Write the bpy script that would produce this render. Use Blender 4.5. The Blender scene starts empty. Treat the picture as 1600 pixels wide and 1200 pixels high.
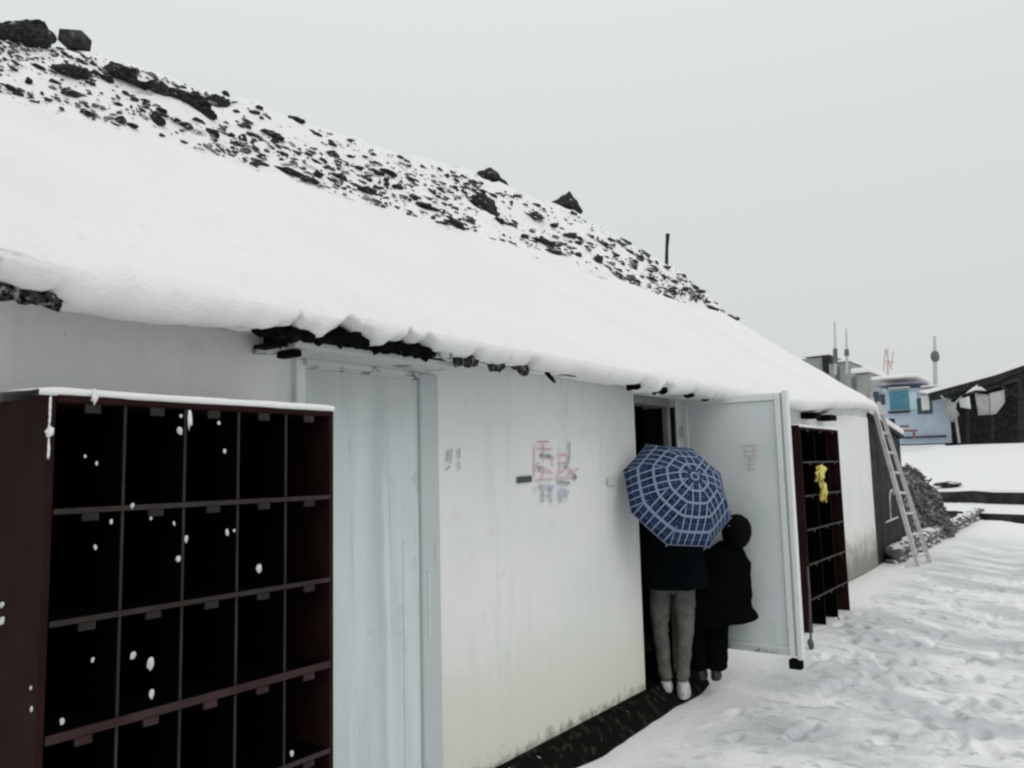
import bpy, bmesh, math, random
import numpy as np
from mathutils import Vector, Matrix
random.seed(7); rng = np.random.RandomState(7)
scene = bpy.context.scene
COL = scene.collection
# ------------------------------------------------------------------ camera
F_PX = 1232.5; YAW, PITCH, ROLL = 0.63128, 0.107975, -0.024616
CAMZ = 1.6
def cam_basis():
    f = Vector((-math.sin(YAW)*math.cos(PITCH), math.cos(YAW)*math.cos(PITCH), math.sin(PITCH)))
    r = Vector((math.cos(YAW), math.sin(YAW), 0)); u = r.cross(f)
    c, s = math.cos(ROLL), math.sin(ROLL)
    return c*r + s*u, -s*r + c*u, f
CR, CU, CF = cam_basis()
cd = bpy.data.cameras.new('camera'); cam = bpy.data.objects.new('camera', cd); COL.objects.link(cam)
m = Matrix((CR, CU, -CF)).transposed().to_4x4(); m.translation = (0, 0, CAMZ); cam.matrix_world = m
cd.sensor_width = 36; cd.lens = F_PX/1600*36; cd.clip_start = 0.05; cd.clip_end = 2000
scene.camera = cam
# ------------------------------------------------------------------ world, sun, exposure
w = bpy.data.worlds.new('World'); scene.world = w; w.use_nodes = True
nt = w.node_tree; nt.nodes.clear()
out = nt.nodes.new('ShaderNodeOutputWorld'); bg = nt.nodes.new('ShaderNodeBackground')
tc = nt.nodes.new('ShaderNodeTexCoord'); sp = nt.nodes.new('ShaderNodeSeparateXYZ'); rp = nt.nodes.new('ShaderNodeValToRGB')
nt.links.new(tc.outputs['Generated'], sp.inputs[0]); nt.links.new(sp.outputs['Z'], rp.inputs[0])
el = rp.color_ramp.elements
el[0].position = 0.0; el[0].color = (.635, .655, .65, 1)
el[1].position = 1.0; el[1].color = (.90, .91, .90, 1)
e = el.new(.16); e.color = (.68, .705, .692, 1)
e = el.new(.38); e.color = (.735, .772, .75, 1)
e = el.new(.6); e.color = (.82, .85, .83, 1)
sky = nt.nodes.new('ShaderNodeTexSky'); sky.sky_type = 'NISHITA'; sky.sun_disc = False
sky.sun_elevation = math.radians(48); sky.sun_rotation = math.radians(115)
hs = nt.nodes.new('ShaderNodeHueSaturation'); hs.inputs['Saturation'].default_value = .15; hs.inputs['Value'].default_value = .1
nt.links.new(sky.outputs[0], hs.inputs['Color'])
mx = nt.nodes.new('ShaderNodeMixRGB'); mx.inputs[0].default_value = .08
nt.links.new(rp.outputs[0], mx.inputs[1]); nt.links.new(hs.outputs[0], mx.inputs[2])
nt.links.new(mx.outputs[0], bg.inputs[0]); bg.inputs[1].default_value = 1.0
nt.links.new(bg.outputs[0], out.inputs[0])
sl = bpy.data.lights.new('sun', 'SUN'); sl.energy = .55; sl.angle = math.radians(35); sl.color = (1, .985, .96)
so = bpy.data.objects.new('sun', sl); COL.objects.link(so)
sd = Vector((.75, -.35, .92)).normalized()      # towards the sun
so.rotation_euler = sd.to_track_quat('Z', 'Y').to_euler()
scene.view_settings.view_transform = 'Standard'; scene.view_settings.look = 'None'
scene.view_settings.exposure = 0.0; scene.view_settings.gamma = 1.0
scene.render.engine = 'CYCLES'
scene.cycles.filter_width = 2.4
# ------------------------------------------------------------------ helpers
def ray(px, py):
    return CR*((px-800)/F_PX) - CU*((py-600)/F_PX) + CF
def at_x(px, py, X):
    d = ray(px, py); return Vector((0, 0, CAMZ)) + d*(X/d.x)
def at_y(px, py, Y):
    d = ray(px, py); return Vector((0, 0, CAMZ)) + d*(Y/d.y)

_tab = rng.rand(256, 256)
def vnoise(x, y):
    x = np.asarray(x, float); y = np.asarray(y, float)
    xi = np.floor(x).astype(int); yi = np.floor(y).astype(int); fx = x-xi; fy = y-yi
    fx = fx*fx*(3-2*fx); fy = fy*fy*(3-2*fy)
    a = _tab[xi % 256, yi % 256]; b = _tab[(xi+1) % 256, yi % 256]; c = _tab[xi % 256, (yi+1) % 256]; d = _tab[(xi+1) % 256, (yi+1) % 256]
    return (a*(1-fx)+b*fx)*(1-fy)+(c*(1-fx)+d*fx)*fy - .5
def fbm(x, y, o=4, g=.5):
    s = 0; a = 1; f = 1
    for k in range(o):
        s = s + a*vnoise(x*f+17.3*k, y*f+5.1*k); a *= g; f *= 2.03
    return s
def sstep(a, b, x):
    t = np.clip((np.asarray(x, float)-a)/(b-a), 0, 1); return t*t*(3-2*t)

def tag(o, label=None, cat=None, group=None, kind=None):
    if label: o['label'] = label
    if cat: o['category'] = cat
    if group: o['group'] = group
    if kind: o['kind'] = kind
    return o
def empty(name, loc=(0, 0, 0), rz=0):
    o = bpy.data.objects.new(name, None); COL.objects.link(o); o.location = loc; o.rotation_euler = (0, 0, rz)
    o.empty_display_size = .1
    return o
def link(name, me, mat=None, parent=None, smooth=False):
    o = bpy.data.objects.new(name, me); COL.objects.link(o)
    if mat and not me.materials: me.materials.append(mat)
    if parent: o.parent = parent
    if smooth:
        me.polygons.foreach_set('use_smooth', [True]*len(me.polygons))
    return o
def raw(name, verts, faces, mat, parent=None, smooth=False):
    me = bpy.data.meshes.new(name); me.from_pydata([tuple(v) for v in verts], [], faces); me.update()
    return link(name, me, mat, parent, smooth)
class MB:
    def __init__(s): s.bm = bmesh.new()
    def box(s, x0, x1, y0, y1, z0, z1, M=None, bev=0):
        vs = [s.bm.verts.new((x, y, z)) for x in (x0, x1) for y in (y0, y1) for z in (z0, z1)]
        idx = [(0, 1, 3, 2), (4, 6, 7, 5), (0, 4, 5, 1), (2, 3, 7, 6), (0, 2, 6, 4), (1, 5, 7, 3)]
        fs = [s.bm.faces.new([vs[i] for i in f]) for f in idx]
        if M is not None: bmesh.ops.transform(s.bm, matrix=M, verts=vs)
        if bev:
            es = list({e for f in fs for e in f.edges})
            bmesh.ops.bevel(s.bm, geom=es, offset=bev, segments=2, affect='EDGES', profile=.5)
        return s
    def bar(s, a, b, wx, wy=None):      # rectangular bar between two points
        a = Vector(a); b = Vector(b); wy = wy or wx; d = b-a
        q = d.to_track_quat('Z', 'Y').to_matrix().to_4x4(); q.translation = a
        return s.box(-wx/2, wx/2, -wy/2, wy/2, 0, d.length, M=q)
    def tube(s, pts, rad, n=8, cap=True):
        pts = [Vector(p) for p in pts]
        if not hasattr(rad, '__len__'): rad = [rad]*len(pts)
        rings = []
        for i, p in enumerate(pts):
            d = (pts[min(i+1, len(pts)-1)]-pts[max(i-1, 0)]).normalized()
            q = d.to_track_quat('Z', 'Y').to_matrix()
            rings.append([s.bm.verts.new(p+q@Vector((math.cos(2*math.pi*k/n)*rad[i], math.sin(2*math.pi*k/n)*rad[i], 0))) for k in range(n)])
        for i in range(len(rings)-1):
            for k in range(n):
                s.bm.faces.new((rings[i][k], rings[i][(k+1) % n], rings[i+1][(k+1) % n], rings[i+1][k]))
        if cap:
            s.bm.faces.new(rings[0][::-1]); s.bm.faces.new(rings[-1])
        return s
    def loft(s, rings, n=28, cap=True, wob=0):
        # rings: (cx,cy,cz,rx,ry[,tiltx,tilty])
        R = []
        for j, r in enumerate(rings):
            cx, cy, cz, rx, ry = r[:5]; tx = r[5] if len(r) > 5 else 0
            row = []
            for k in range(n):
                a = 2*math.pi*k/n; wv = 1+wob*math.sin(5*a+j*.7)*(.3+.7*j/len(rings))+wob*.6*math.sin(9*a-j)
                x = math.cos(a)*rx*wv; y = math.sin(a)*ry*wv
                row.append(s.bm.verts.new((cx+x, cy+y, cz+tx*x)))
            R.append(row)
        for i in range(len(R)-1):
            for k in range(n): s.bm.faces.new((R[i][k], R[i][(k+1) % n], R[i+1][(k+1) % n], R[i+1][k]))
        if cap: s.bm.faces.new(R[0][::-1]); s.bm.faces.new(R[-1])
        return s
    def ball(s, c, r, sub=3, sc=(1, 1, 1), amp=0, fr=1.0, seed=0):
        g = bmesh.ops.create_icosphere(s.bm, subdivisions=sub, radius=1)
        from mathutils import noise
        for v in g['verts']:
            k = 1+amp*noise.noise(v.co*fr+Vector((seed*3.1, seed*1.7, seed)))*2
            v.co = Vector((v.co.x*sc[0]*r*k, v.co.y*sc[1]*r*k, v.co.z*sc[2]*r*k))+Vector(c)
        return s
    def build(s, name, mat, parent=None, smooth=False):
        bmesh.ops.recalc_face_normals(s.bm, faces=s.bm.faces)
        me = bpy.data.meshes.new(name); s.bm.to_mesh(me); s.bm.free()
        return link(name, me, mat, parent, smooth)
def skin(name, pts, edges, radii, mat, parent, sub=2, root=0):
    me = bpy.data.meshes.new(name+'_src'); me.from_pydata([tuple(p) for p in pts], edges, [])
    o = bpy.data.objects.new(name+'_src', me); COL.objects.link(o)
    mo = o.modifiers.new('s', 'SKIN'); mo.use_smooth_shade = True
    sv = me.skin_vertices[0].data
    for i, r in enumerate(radii):
        sv[i].radius = (r, r) if not hasattr(r, '__len__') else r
        sv[i].use_root = (i == root)
    ss = o.modifiers.new('u', 'SUBSURF'); ss.levels = sub; ss.render_levels = sub
    dg = bpy.context.evaluated_depsgraph_get(); dg.update()
    nm = bpy.data.meshes.new_from_object(o.evaluated_get(dg)); nm.name = name
    bpy.data.objects.remove(o); bpy.data.meshes.remove(me)
    return link(name, nm, mat, parent, True)

# ------------------------------------------------------------------ materials
def mat(name, color, rough=.7, noise=None, bump=None, metal=0, spec=.3, streak=None, snowtop=None, extra=None):
    """noise=(scale, colour2, lo, hi)  bump=(scale,strength,dist)  streak=(colour2, scale xyz, lo, hi)"""
    M = bpy.data.materials.new(name); M.use_nodes = True; t = M.node_tree
    b = t.nodes['Principled BSDF']; b.inputs['Roughness'].default_value = rough; b.inputs['Metallic'].default_value = metal
    b.inputs['Specular IOR Level'].default_value = spec
    co = t.nodes.new('ShaderNodeTexCoord')
    cur = t.nodes.new('ShaderNodeRGB'); cur.outputs[0].default_value = (*color, 1); cur = cur.outputs[0]
    def nz(scale, vec=None, detail=6):
        n = t.nodes.new('ShaderNodeTexNoise'); n.inputs['Scale'].default_value = scale; n.inputs['Detail'].default_value = detail
        n.inputs['Roughness'].default_value = .6
        t.links.new(vec or co.outputs['Object'], n.inputs['Vector']); return n.outputs['Fac']
    def ramp(f, lo, hi):
        r = t.nodes.new('ShaderNodeMapRange'); r.inputs['From Min'].default_value = lo; r.inputs['From Max'].default_value = hi
        r.interpolation_type = 'SMOOTHSTEP'; t.links.new(f, r.inputs['Value']); return r.outputs[0]
    def mixc(a, c2, f):
        x = t.nodes.new('ShaderNodeMixRGB'); t.links.new(f, x.inputs[0]); t.links.new(a, x.inputs[1])
        if isinstance(c2, tuple): x.inputs[2].default_value = (*c2, 1)
        else: t.links.new(c2, x.inputs[2])
        return x.outputs[0]
    def math_(op, a, c):
        x = t.nodes.new('ShaderNodeMath'); x.operation = op
        for i, v in enumerate((a, c)):
            if isinstance(v, (int, float)): x.inputs[i].default_value = v
            else: t.links.new(v, x.inputs[i])
        return x.outputs[0]
    tools = dict(t=t, co=co, nz=nz, ramp=ramp, mixc=mixc, math=math_)
    for ns in ([noise] if isinstance(noise, tuple) else (noise or [])):
        cur = mixc(cur, ns[1], ramp(nz(ns[0]), ns[2], ns[3]))
    for st in ([streak] if isinstance(streak, tuple) else (streak or [])):
        mp = t.nodes.new('ShaderNodeMapping'); mp.inputs['Scale'].default_value = st[1]
        t.links.new(co.outputs['Object'], mp.inputs['Vector'])
        cur = mixc(cur, st[0], ramp(nz(1.0, mp.outputs[0]), st[2], st[3]))
    if extra: cur = extra(tools, cur)
    if snowtop is not None:
        g = t.nodes.new('ShaderNodeNewGeometry'); s_ = t.nodes.new('ShaderNodeSeparateXYZ'); t.links.new(g.outputs['Normal'], s_.inputs[0])
        f = math_('ADD', s_.outputs['Z'], math_('MULTIPLY', math_('SUBTRACT', nz(3.0), .5), .8))
        cur = mixc(cur, (.8, .82, .84), ramp(f, snowtop-.06, snowtop+.06))
    t.links.new(cur, b.inputs['Base Color'])
    if bump:
        bs = bump if isinstance(bump, list) else [bump]; prev = None
        for (sc, st, di) in bs:
            bn = t.nodes.new('ShaderNodeBump'); bn.inputs['Strength'].default_value = st; bn.inputs['Distance'].default_value = di
            t.links.new(nz(sc), bn.inputs['Height'])
            if prev: t.links.new(prev, bn.inputs['Normal'])
            prev = bn.outputs[0]
        t.links.new(prev, b.inputs['Normal'])
    return M
def zmask(tools, z0, z1, wob=.25, sc=6):       # 1 below z0, 0 above z1, ragged
    t = tools['t']; s_ = t.nodes.new('ShaderNodeSeparateXYZ'); t.links.new(tools['co'].outputs['Object'], s_.inputs[0])
    zz = tools['math']('ADD', s_.outputs['Z'], tools['math']('MULTIPLY', tools['math']('SUBTRACT', tools['nz'](sc), .5), wob))
    r = t.nodes.new('ShaderNodeMapRange'); r.inputs['From Min'].default_value = z1; r.inputs['From Max'].default_value = z0
    r.interpolation_type = 'SMOOTHSTEP'; t.links.new(zz, r.inputs['Value']); return r.outputs[0], s_
def wall_extra(tools, cur):
    f, s_ = zmask(tools, .25, .95, .35, 3)
    cur = tools['mixc'](cur, (.64, .65, .54), tools['math']('MULTIPLY', f, .75))
    f, _ = zmask(tools, .10, .19, .28, 18)
    cur = tools['mixc'](cur, (.16, .16, .13), tools['math']('MULTIPLY', f, .8))
    # mouldy far end
    r = tools['ramp'](s_.outputs['Y'], 8.8, 10.2)
    f, _ = zmask(tools, .25, .75, .7, 5)
    cur = tools['mixc'](cur, (.17, .165, .15), tools['math']('MULTIPLY', tools['math']('MULTIPLY', f, r), .85))
    return cur
PLASTER = mat('plaster', (.80, .80, .80), .85, streak=[((.70, .71, .70), (9, 9, .9), .52, .72)], noise=[(1.1, (.74, .75, .735), .35, .7), (9, (.70, .70, .70), .55, .8), (28, (.5, .5, .48), .70, .76)], bump=[(5, .25, .03), (40, .25, .006)], extra=wall_extra)
SNOW = mat('snow', (.86, .86, .85), .8, noise=[(.8, (.82, .825, .815), .4, .7), (14, (.80, .805, .80), .55, .75)], bump=[(6, .35, .05), (38, .45, .015), (120, .4, .004)], spec=.2)
def ground_extra(tools, cur):
    t = tools['t']
    mp = t.nodes.new('ShaderNodeMapping'); mp.inputs['Scale'].default_value = (.8, 1.5, 1); t.links.new(tools['co'].outputs['Object'], mp.inputs['Vector'])
    a = tools['ramp'](tools['nz'](1.1, mp.outputs[0]), .38, .60)
    s_ = t.nodes.new('ShaderNodeSeparateXYZ'); t.links.new(tools['co'].outputs['Object'], s_.inputs[0])
    near = tools['ramp'](s_.outputs['Y'], 20, 13)
    side = tools['ramp'](s_.outputs['X'], -2.25, -1.7)
    f = tools['math']('MULTIPLY', tools['math']('MULTIPLY', a, near), side)
    cur = tools['mixc'](cur, (.54, .56, .585), tools['math']('MULTIPLY', f, .9))
    b = tools['ramp'](tools['nz'](7, mp.outputs[0]), .54, .64)
    f2 = tools['math']('MULTIPLY', tools['math']('MULTIPLY', b, near), side)
    cur = tools['mixc'](cur, (.36, .38, .395), tools['math']('MULTIPLY', f2, .6))
    return cur
GSNOW = mat('trodden_snow', (.87, .87, .885), .6, bump=[(7, .5, .04), (30, .5, .015)], spec=.3, extra=ground_extra)
HSNOW = mat('hill_snow', (.85, .855, .85), .8, noise=[(2.6, (.5, .5, .49), .60, .68), (9, (.25, .25, .24), .62, .68), (22, (.06, .06, .055), .66, .70)], bump=(4, .5, .1), spec=.2)
ROCK = mat('rock', (.03, .032, .03), .9, noise=[(5, (.11, .112, .105), .45, .7), (2.6, (.72, .73, .73), .60, .64)], bump=(9, .8, .06), snowtop=.78)
ROCKD = mat('dark_rock', (.018, .02, .018), .9, noise=[(6, (.08, .082, .076), .45, .7), (3.2, (.66, .67, .67), .65, .69)], bump=(9, .8, .05), snowtop=.95)
DARK = mat('dark_tile', (.004, .005, .004), .95, spec=.05, noise=(20, (.018, .018, .016), .55, .75), bump=(30, .8, .02))
EARTH = mat('wet_earth', (.007, .0075, .006), .95, spec=.04, noise=[(16, (.04, .043, .034), .52, .7), (9, (.55, .57, .57), .68, .71)], bump=(25, 1, .02))
BROWN = mat('brown_lacquer', (.019, .0075, .0070), .6, noise=(6, (.026, .0115, .0105), .4, .7), bump=(60, .08, .003), spec=.05)
BROWNIN = mat('cubbyhole_shade', (.0022, .0016, .0014), .8, spec=.03)  # blacker than the lacquer: shade inside the holes is put into the colour
BROWNED = mat('shelf_edge', (.028, .022, .020), .5, noise=(8, (.045, .037, .035), .4, .7), spec=.15)
BROWNRED = mat('red_shelf_edge', (.034, .017, .018), .5, noise=(8, (.05, .028, .03), .4, .7), spec=.15)
TAB = mat('label_tab', (.024, .021, .020), .5, noise=(15, (.036, .032, .03), .4, .7), spec=.1)
GRIT = mat('gritty_tile', (.05, .052, .048), .95, noise=[(22, (.3, .3, .3), .5, .62), (60, (.004, .004, .004), .5, .6)], spec=.05)
BLACKIN = mat('dark_interior', (.008, .007, .007), .9)  # near-black colour carries the darkness inside the doorway
def door_extra(tools, cur):
    f, s_ = zmask(tools, 1.75, 2.02, .25, 9)
    inv = tools['math']('SUBTRACT', 1.0, f)
    return tools['mixc'](cur, (.46, .47, .45), tools['math']('MULTIPLY', inv, .5))
DOORP = mat('weathered_door_paint', (.62, .68, .68), .6, noise=[(2.2, (.67, .72, .74), .4, .65), (8, (.50, .56, .56), .6, .72)],
            streak=[((.50, .56, .57), (4, 4, .35), .42, .66), ((.66, .71, .74), (13, 13, .7), .54, .70), ((.42, .47, .47), (26, 26, .6), .60, .72), ((.22, .24, .22), (60, 60, 2.2), .69, .73)], bump=(30, .25, .004), extra=door_extra)
FRAMEP = mat('grey_frame_paint', (.50, .54, .545), .7, streak=[((.30, .32, .31), (30, 30, 1.4), .60, .7), ((.6, .62, .6), (20, 20, 1), .6, .7)], bump=(25, .3, .004))
LEAFP = mat('pale_door_paint', (.70, .735, .74), .6, noise=(1.6, (.58, .67, .65), .42, .62), streak=((.68, .71, .74), (12, 12, .5), .52, .66), bump=(20, .2, .004))
WHITEP = mat('white_trim_paint', (.76, .78, .79), .55, noise=(7, (.66, .68, .69), .5, .75), bump=(30, .2, .004))
LINTEL = mat('worn_lintel_paint', (.6, .62, .61), .7, noise=(11, (.2, .2, .19), .55, .66), bump=(30, .4, .006))
REDINK = mat('red_ink', (.62, .30, .32), .8, noise=(30, (.70, .55, .56), .4, .6))
GREYINK = mat('grey_ink', (.26, .27, .30), .8, noise=(30, (.45, .46, .5), .4, .7))
BLUEINK = mat('blue_ink', (.33, .36, .48), .8, noise=(30, (.52, .55, .62), .4, .6))
DARKINK = mat('dark_ink', (.07, .085, .08), .8)
COATB = mat('black_coat_cloth', (.0028, .0032, .0035), .95, spec=.03, bump=(25, .4, .015))
COATN = mat('dark_jacket_cloth', (.003, .005, .006), .95, spec=.03, bump=(18, .5, .02))
TROUS = mat('grey_trousers_cloth', (.135, .135, .12), .9, noise=(9, (.07, .077, .07), .4, .7), bump=(14, .6, .02))
SKINM = mat('skin', (.45, .27, .2), .5)
HAIR = mat('black_hair', (.002, .002, .0025), .7, spec=.06, bump=(60, .5, .004))
SHOE = mat('pale_shoe', (.55, .52, .52), .6, noise=(20, (.3, .28, .28), .5, .7))
SHOED = mat('dark_shoe', (.03, .03, .03), .6)
PINP = mat('pale_hair_clip', (.12, .13, .13), .4)
METAL = mat('grey_metal', (.35, .36, .37), .4, metal=.7)
WOODL = mat('pale_ladder_wood', (.58, .55, .55), .7, noise=(12, (.42, .40, .39), .45, .7), bump=(30, .4, .005), snowtop=.75)
WOODD = mat('dark_weathered_wood', (.016, .017, .018), .85, noise=(6, (.045, .046, .05), .45, .7), bump=(20, .5, .02))
STONEW = mat('stone_wall', (.12, .12, .11), .9, noise=(4, (.35, .35, .34), .5, .65), bump=(8, 1, .06), snowtop=.7)
RISER = mat('dark_stone_riser', (.016, .018, .02), .9, noise=(3, (.04, .042, .045), .45, .7), bump=(8, .8, .05))
YELLOW = mat('yellow_plastic', (.72, .62, .14), .35, bump=(12, .6, .02))
TARP = mat('brushwood', (.10, .10, .10), .9, noise=(14, (.34, .34, .34), .5, .6), bump=(25, 1, .05), snowtop=.92)

# ------------------------------------------------------------------ ground
prints = []
r2 = random.Random(3)
for i in range(330):
    y = r2.uniform(2.9, 12); x = r2.gauss(-.85+.02*y, .85)
    if y < 4.6 and x < -1.7: continue
    prints.append((x, y, r2.gauss(.1, .5)+(math.pi if r2.random() < .4 else 0), r2.uniform(.7, 1.1)))
def gheight(X, Y):
    X = np.asarray(X, float); Y = np.asarray(Y, float)
    z = .04*fbm(X*.7, Y*.7, 3)+.014*fbm(X*3.3+9, Y*3.3, 3)*(.4+.6*sstep(11, 6, Y))
    fade = sstep(-2.3, -1.5, X)
    z = z*(.25+.55*fade) - .01
    bank = sstep(5.35, 6.3, Y)*(1-sstep(-2.0, -.9, X))
    z = z+.14*bank
    z = z+.05*sstep(8, 14, Y)*(1-bank*.6)
    z = z+.013*fbm(X*9, Y*9+3, 4)*fade*(.3+.7*sstep(11, 6, Y))*sstep(20, 12, Y)
    # trench towards the wall before the door
    for (px, py, a, s) in prints:
        if np.ndim(X) == 0:
            if abs(px-X) > .4 or abs(py-Y) > .4: continue
        c, sn = math.cos(a), math.sin(a)
        dx = (X-px)*c+(Y-py)*sn; dy = -(X-px)*sn+(Y-py)*c
        d = np.sqrt((dx/(.048*s))**2+(dy/(.12*s))**2)
        z = z - .030*s*(1-sstep(.6, 1.15, d)) + .006*np.exp(-((d-1.4)/.3)**2)
    Yt = Y+.8*(X+2)*sstep(-14, 6, X+0*Y)*0+ .5*(X+2)
    z = z+(.31-z)*sstep(21.95, 22.25, Yt)
    z = np.where(Yt > 21.6, np.where(Yt > 22.0, z, np.minimum(z, .08)), z)
    far = .66+(Yt-25.9)*.1
    far = np.where(Yt > 41.5, .66+15.6*.1+(Yt-41.5)*.012, far)
    z = np.where(Yt > 25.9, z+(far+.06*fbm(X*.5, Y*.3, 3)-z)*sstep(25.85, 26.15, Yt), z)
    return z
def spaced(segs):
    v = []
    for a, b, st in segs: v += list(np.arange(a, b, st))
    v.append(segs[-1][1]); return np.array(v)
xs = spaced([(-160, -30, 10), (-30, -6, 1.5), (-6, -2.6, .2), (-2.6, 1.2, .024), (1.2, 4, .12), (4, 20, .35), (20, 160, 12)])
ys = spaced([(-30, 1, 2), (1, 2.6, .15), (2.6, 8.2, .024), (8.2, 13, .045), (13, 21, .25), (21, 28, .1), (28, 60, 1.0), (60, 400, 30)])
XX, YY = np.meshgrid(xs, ys, indexing='ij'); ZZ = gheight(XX, YY)
ZZ = np.where(YY > 60, np.minimum(ZZ, 2.6), ZZ)
nx, ny = XX.shape
me = bpy.data.meshes.new('ground')
V = np.stack([XX, YY, ZZ], -1).reshape(-1, 3)
I = np.arange(nx*ny).reshape(nx, ny)
Fq = np.stack([I[:-1, :-1], I[1:, :-1], I[1:, 1:], I[:-1, 1:]], -1).reshape(-1, 4)
def fast_mesh(name, V, Fq):
    me = bpy.data.meshes.new(name)
    me.vertices.add(len(V)); me.vertices.foreach_set('co', V.astype(np.float32).ravel())
    me.loops.add(Fq.size); me.loops.foreach_set('vertex_index', Fq.astype(np.int32).ravel())
    me.polygons.add(len(Fq)); me.polygons.foreach_set('loop_start', np.arange(0, Fq.size, 4, dtype=np.int32))
    me.polygons.foreach_set('loop_total', np.full(len(Fq), 4, np.int32))
    me.update(calc_edges=True); me.validate(); return me
g = link('ground', fast_mesh('ground', V, Fq), GSNOW, None, True); tag(g, kind='structure')

# terrace retaining walls
def terrace(y0, z0, z1, label):
    mb = MB(); n = 60; L = 34
    for side in (0,):
        rows = []
        for i in range(n+1):
            x = -8+L*i/n; yb = y0-.5*(x+2)
            j = .03*math.sin(i*2.3)+.02*math.sin(i*5.1)
            rows.append([mb.bm.verts.new(p) for p in ((x, yb+j*.5, z0), (x, yb+j, z1+j*.6), (x, yb+.3, z1+j*.6-.02), (x, yb+.3, z0))])
        for i in range(n):
            for k in range(3): mb.bm.faces.new((rows[i][k], rows[i+1][k], rows[i+1][k+1], rows[i][k+1]))
        mb.bm.faces.new(rows[0]); mb.bm.faces.new(rows[-1])
    return tag(mb.build('retaining_wall', RISER, None), label, 'retaining wall')
terrace(21.9, -.05, .29, 'low dark stone retaining wall at the near edge of the snowy terrace')
terrace(25.8, .15, .64, 'upper dark stone retaining wall, farther back below the sloping snow field')

# ------------------------------------------------------------------ hill
HP = [(0, 60), (100, 73), (200, 98), (350, 150), (480, 195), (600, 229), (750, 281), (900, 331), (1000, 385), (1070, 430), (1130, 482), (1180, 540), (1240, 640)]
ha = []; hr = []
for p in HP:
    d = ray(*p); ha.append(-d.x/d.y); hr.append(d.z/-d.x)
ha = np.array(ha[::-1]); hr = np.array(hr[::-1])
def hill_h(X, Y):
    X = np.asarray(X, float); Y = np.asarray(Y, float); L = -X
    a = np.where(Y > .3, L/np.maximum(Y, .3), 9)
    rc = np.interp(a, ha, hr)
    r0 = rc-.135
    h = 1.6+L*(r0+(rc-r0)*sstep(4.6, 8.0, L)) 
    h = h - .9*np.maximum(5.0-L, 0)
    h = np.where(L > 8, np.minimum(h, 1.6+8*rc+(L-8)*.12), h)
    h = h+(.22*fbm(X*1.1, Y*1.1, 3)+.16*fbm(X*3.1+4, Y*3.1, 3))*sstep(4.9, 6, L)*np.where(L > 7.6, .45, 1)
    h = h-14*np.maximum(ha[0]-a, 0)
    h = np.maximum(h*sstep(44, 26, Y), -1)
    return h
hx = spaced([(-60, -16, 4), (-16, -9, .7), (-9, -4.1, .07)]); hy = spaced([(-12, 0, 1), (0, 14, .09), (14, 26, .2), (26, 70, 2)])
XX, YY = np.meshgrid(hx, hy, indexing='ij'); ZZ = hill_h(XX, YY); nx, ny = XX.shape
V = np.stack([XX, YY, ZZ], -1).reshape(-1, 3); I = np.arange(nx*ny).reshape(nx, ny)
Fq = np.stack([I[:-1, :-1], I[1:, :-1], I[1:, 1:], I[:-1, 1:]], -1).reshape(-1, 4)
hill = link('hill', fast_mesh('hill', V, Fq), HSNOW, None, True); tag(hill, kind='structure')
def hill_hit(px, py):
    d = ray(px, py)
    for L in np.arange(5.2, 8.3, .04):
        t = L/-d.x; p = Vector((0, 0, CAMZ))+d*t
        if p.z <= float(hill_h(p.x, p.y))+.02: return p, t
    t = 7.9/-d.x; return Vector((0, 0, CAMZ))+d*t, t
rock_meshes = []
from mathutils import noise as mnoise
for k in range(9):
    bm = bmesh.new(); bmesh.ops.create_icosphere(bm, subdivisions=3, radius=1)
    for v in bm.verts:
        c = v.co.copy(); q = c.copy()
        f = 1+.55*mnoise.noise(q*1.1+Vector((k*7.3, 0, k)))+.3*mnoise.noise(q*3+Vector((0, k*3.3, 0)))+.22*mnoise.noise(q*7+Vector((k, 0, 0)))
        v.co = c*f
    for _ in range(7):       # chip flat faces
        n = Vector((random.gauss(0, 1), random.gauss(0, 1), random.gauss(0, 1))).normalized(); dd = random.uniform(.6, .85)
        for v in bm.verts:
            s = v.co.dot(n)
            if s > dd: v.co -= n*(s-dd)
    me = bpy.data.meshes.new('rock'); bm.to_mesh(me); bm.free(); me.materials.append(ROCKD if k % 3 else ROCK); rock_meshes.append(me)
def rock(px, py, w, h, k, label, group=None, name='rock', roll=None, me=None):
    p, t = hill_hit(px, py)
    s = t/F_PX
    o = bpy.data.objects.new(name, me or rock_meshes[k % 9]); COL.objects.link(o)
    az = math.atan2(CR.y, CR.x)
    rl = math.radians(18 if roll is None else roll)
    o.rotation_euler = (0, rl, az)
    o.scale = (w/2*s*.92, max(w, h)/2*s*.8, h/2*s*1.05)
    o.location = p
    tag(o, label, 'rock', group)
    return o
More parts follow.
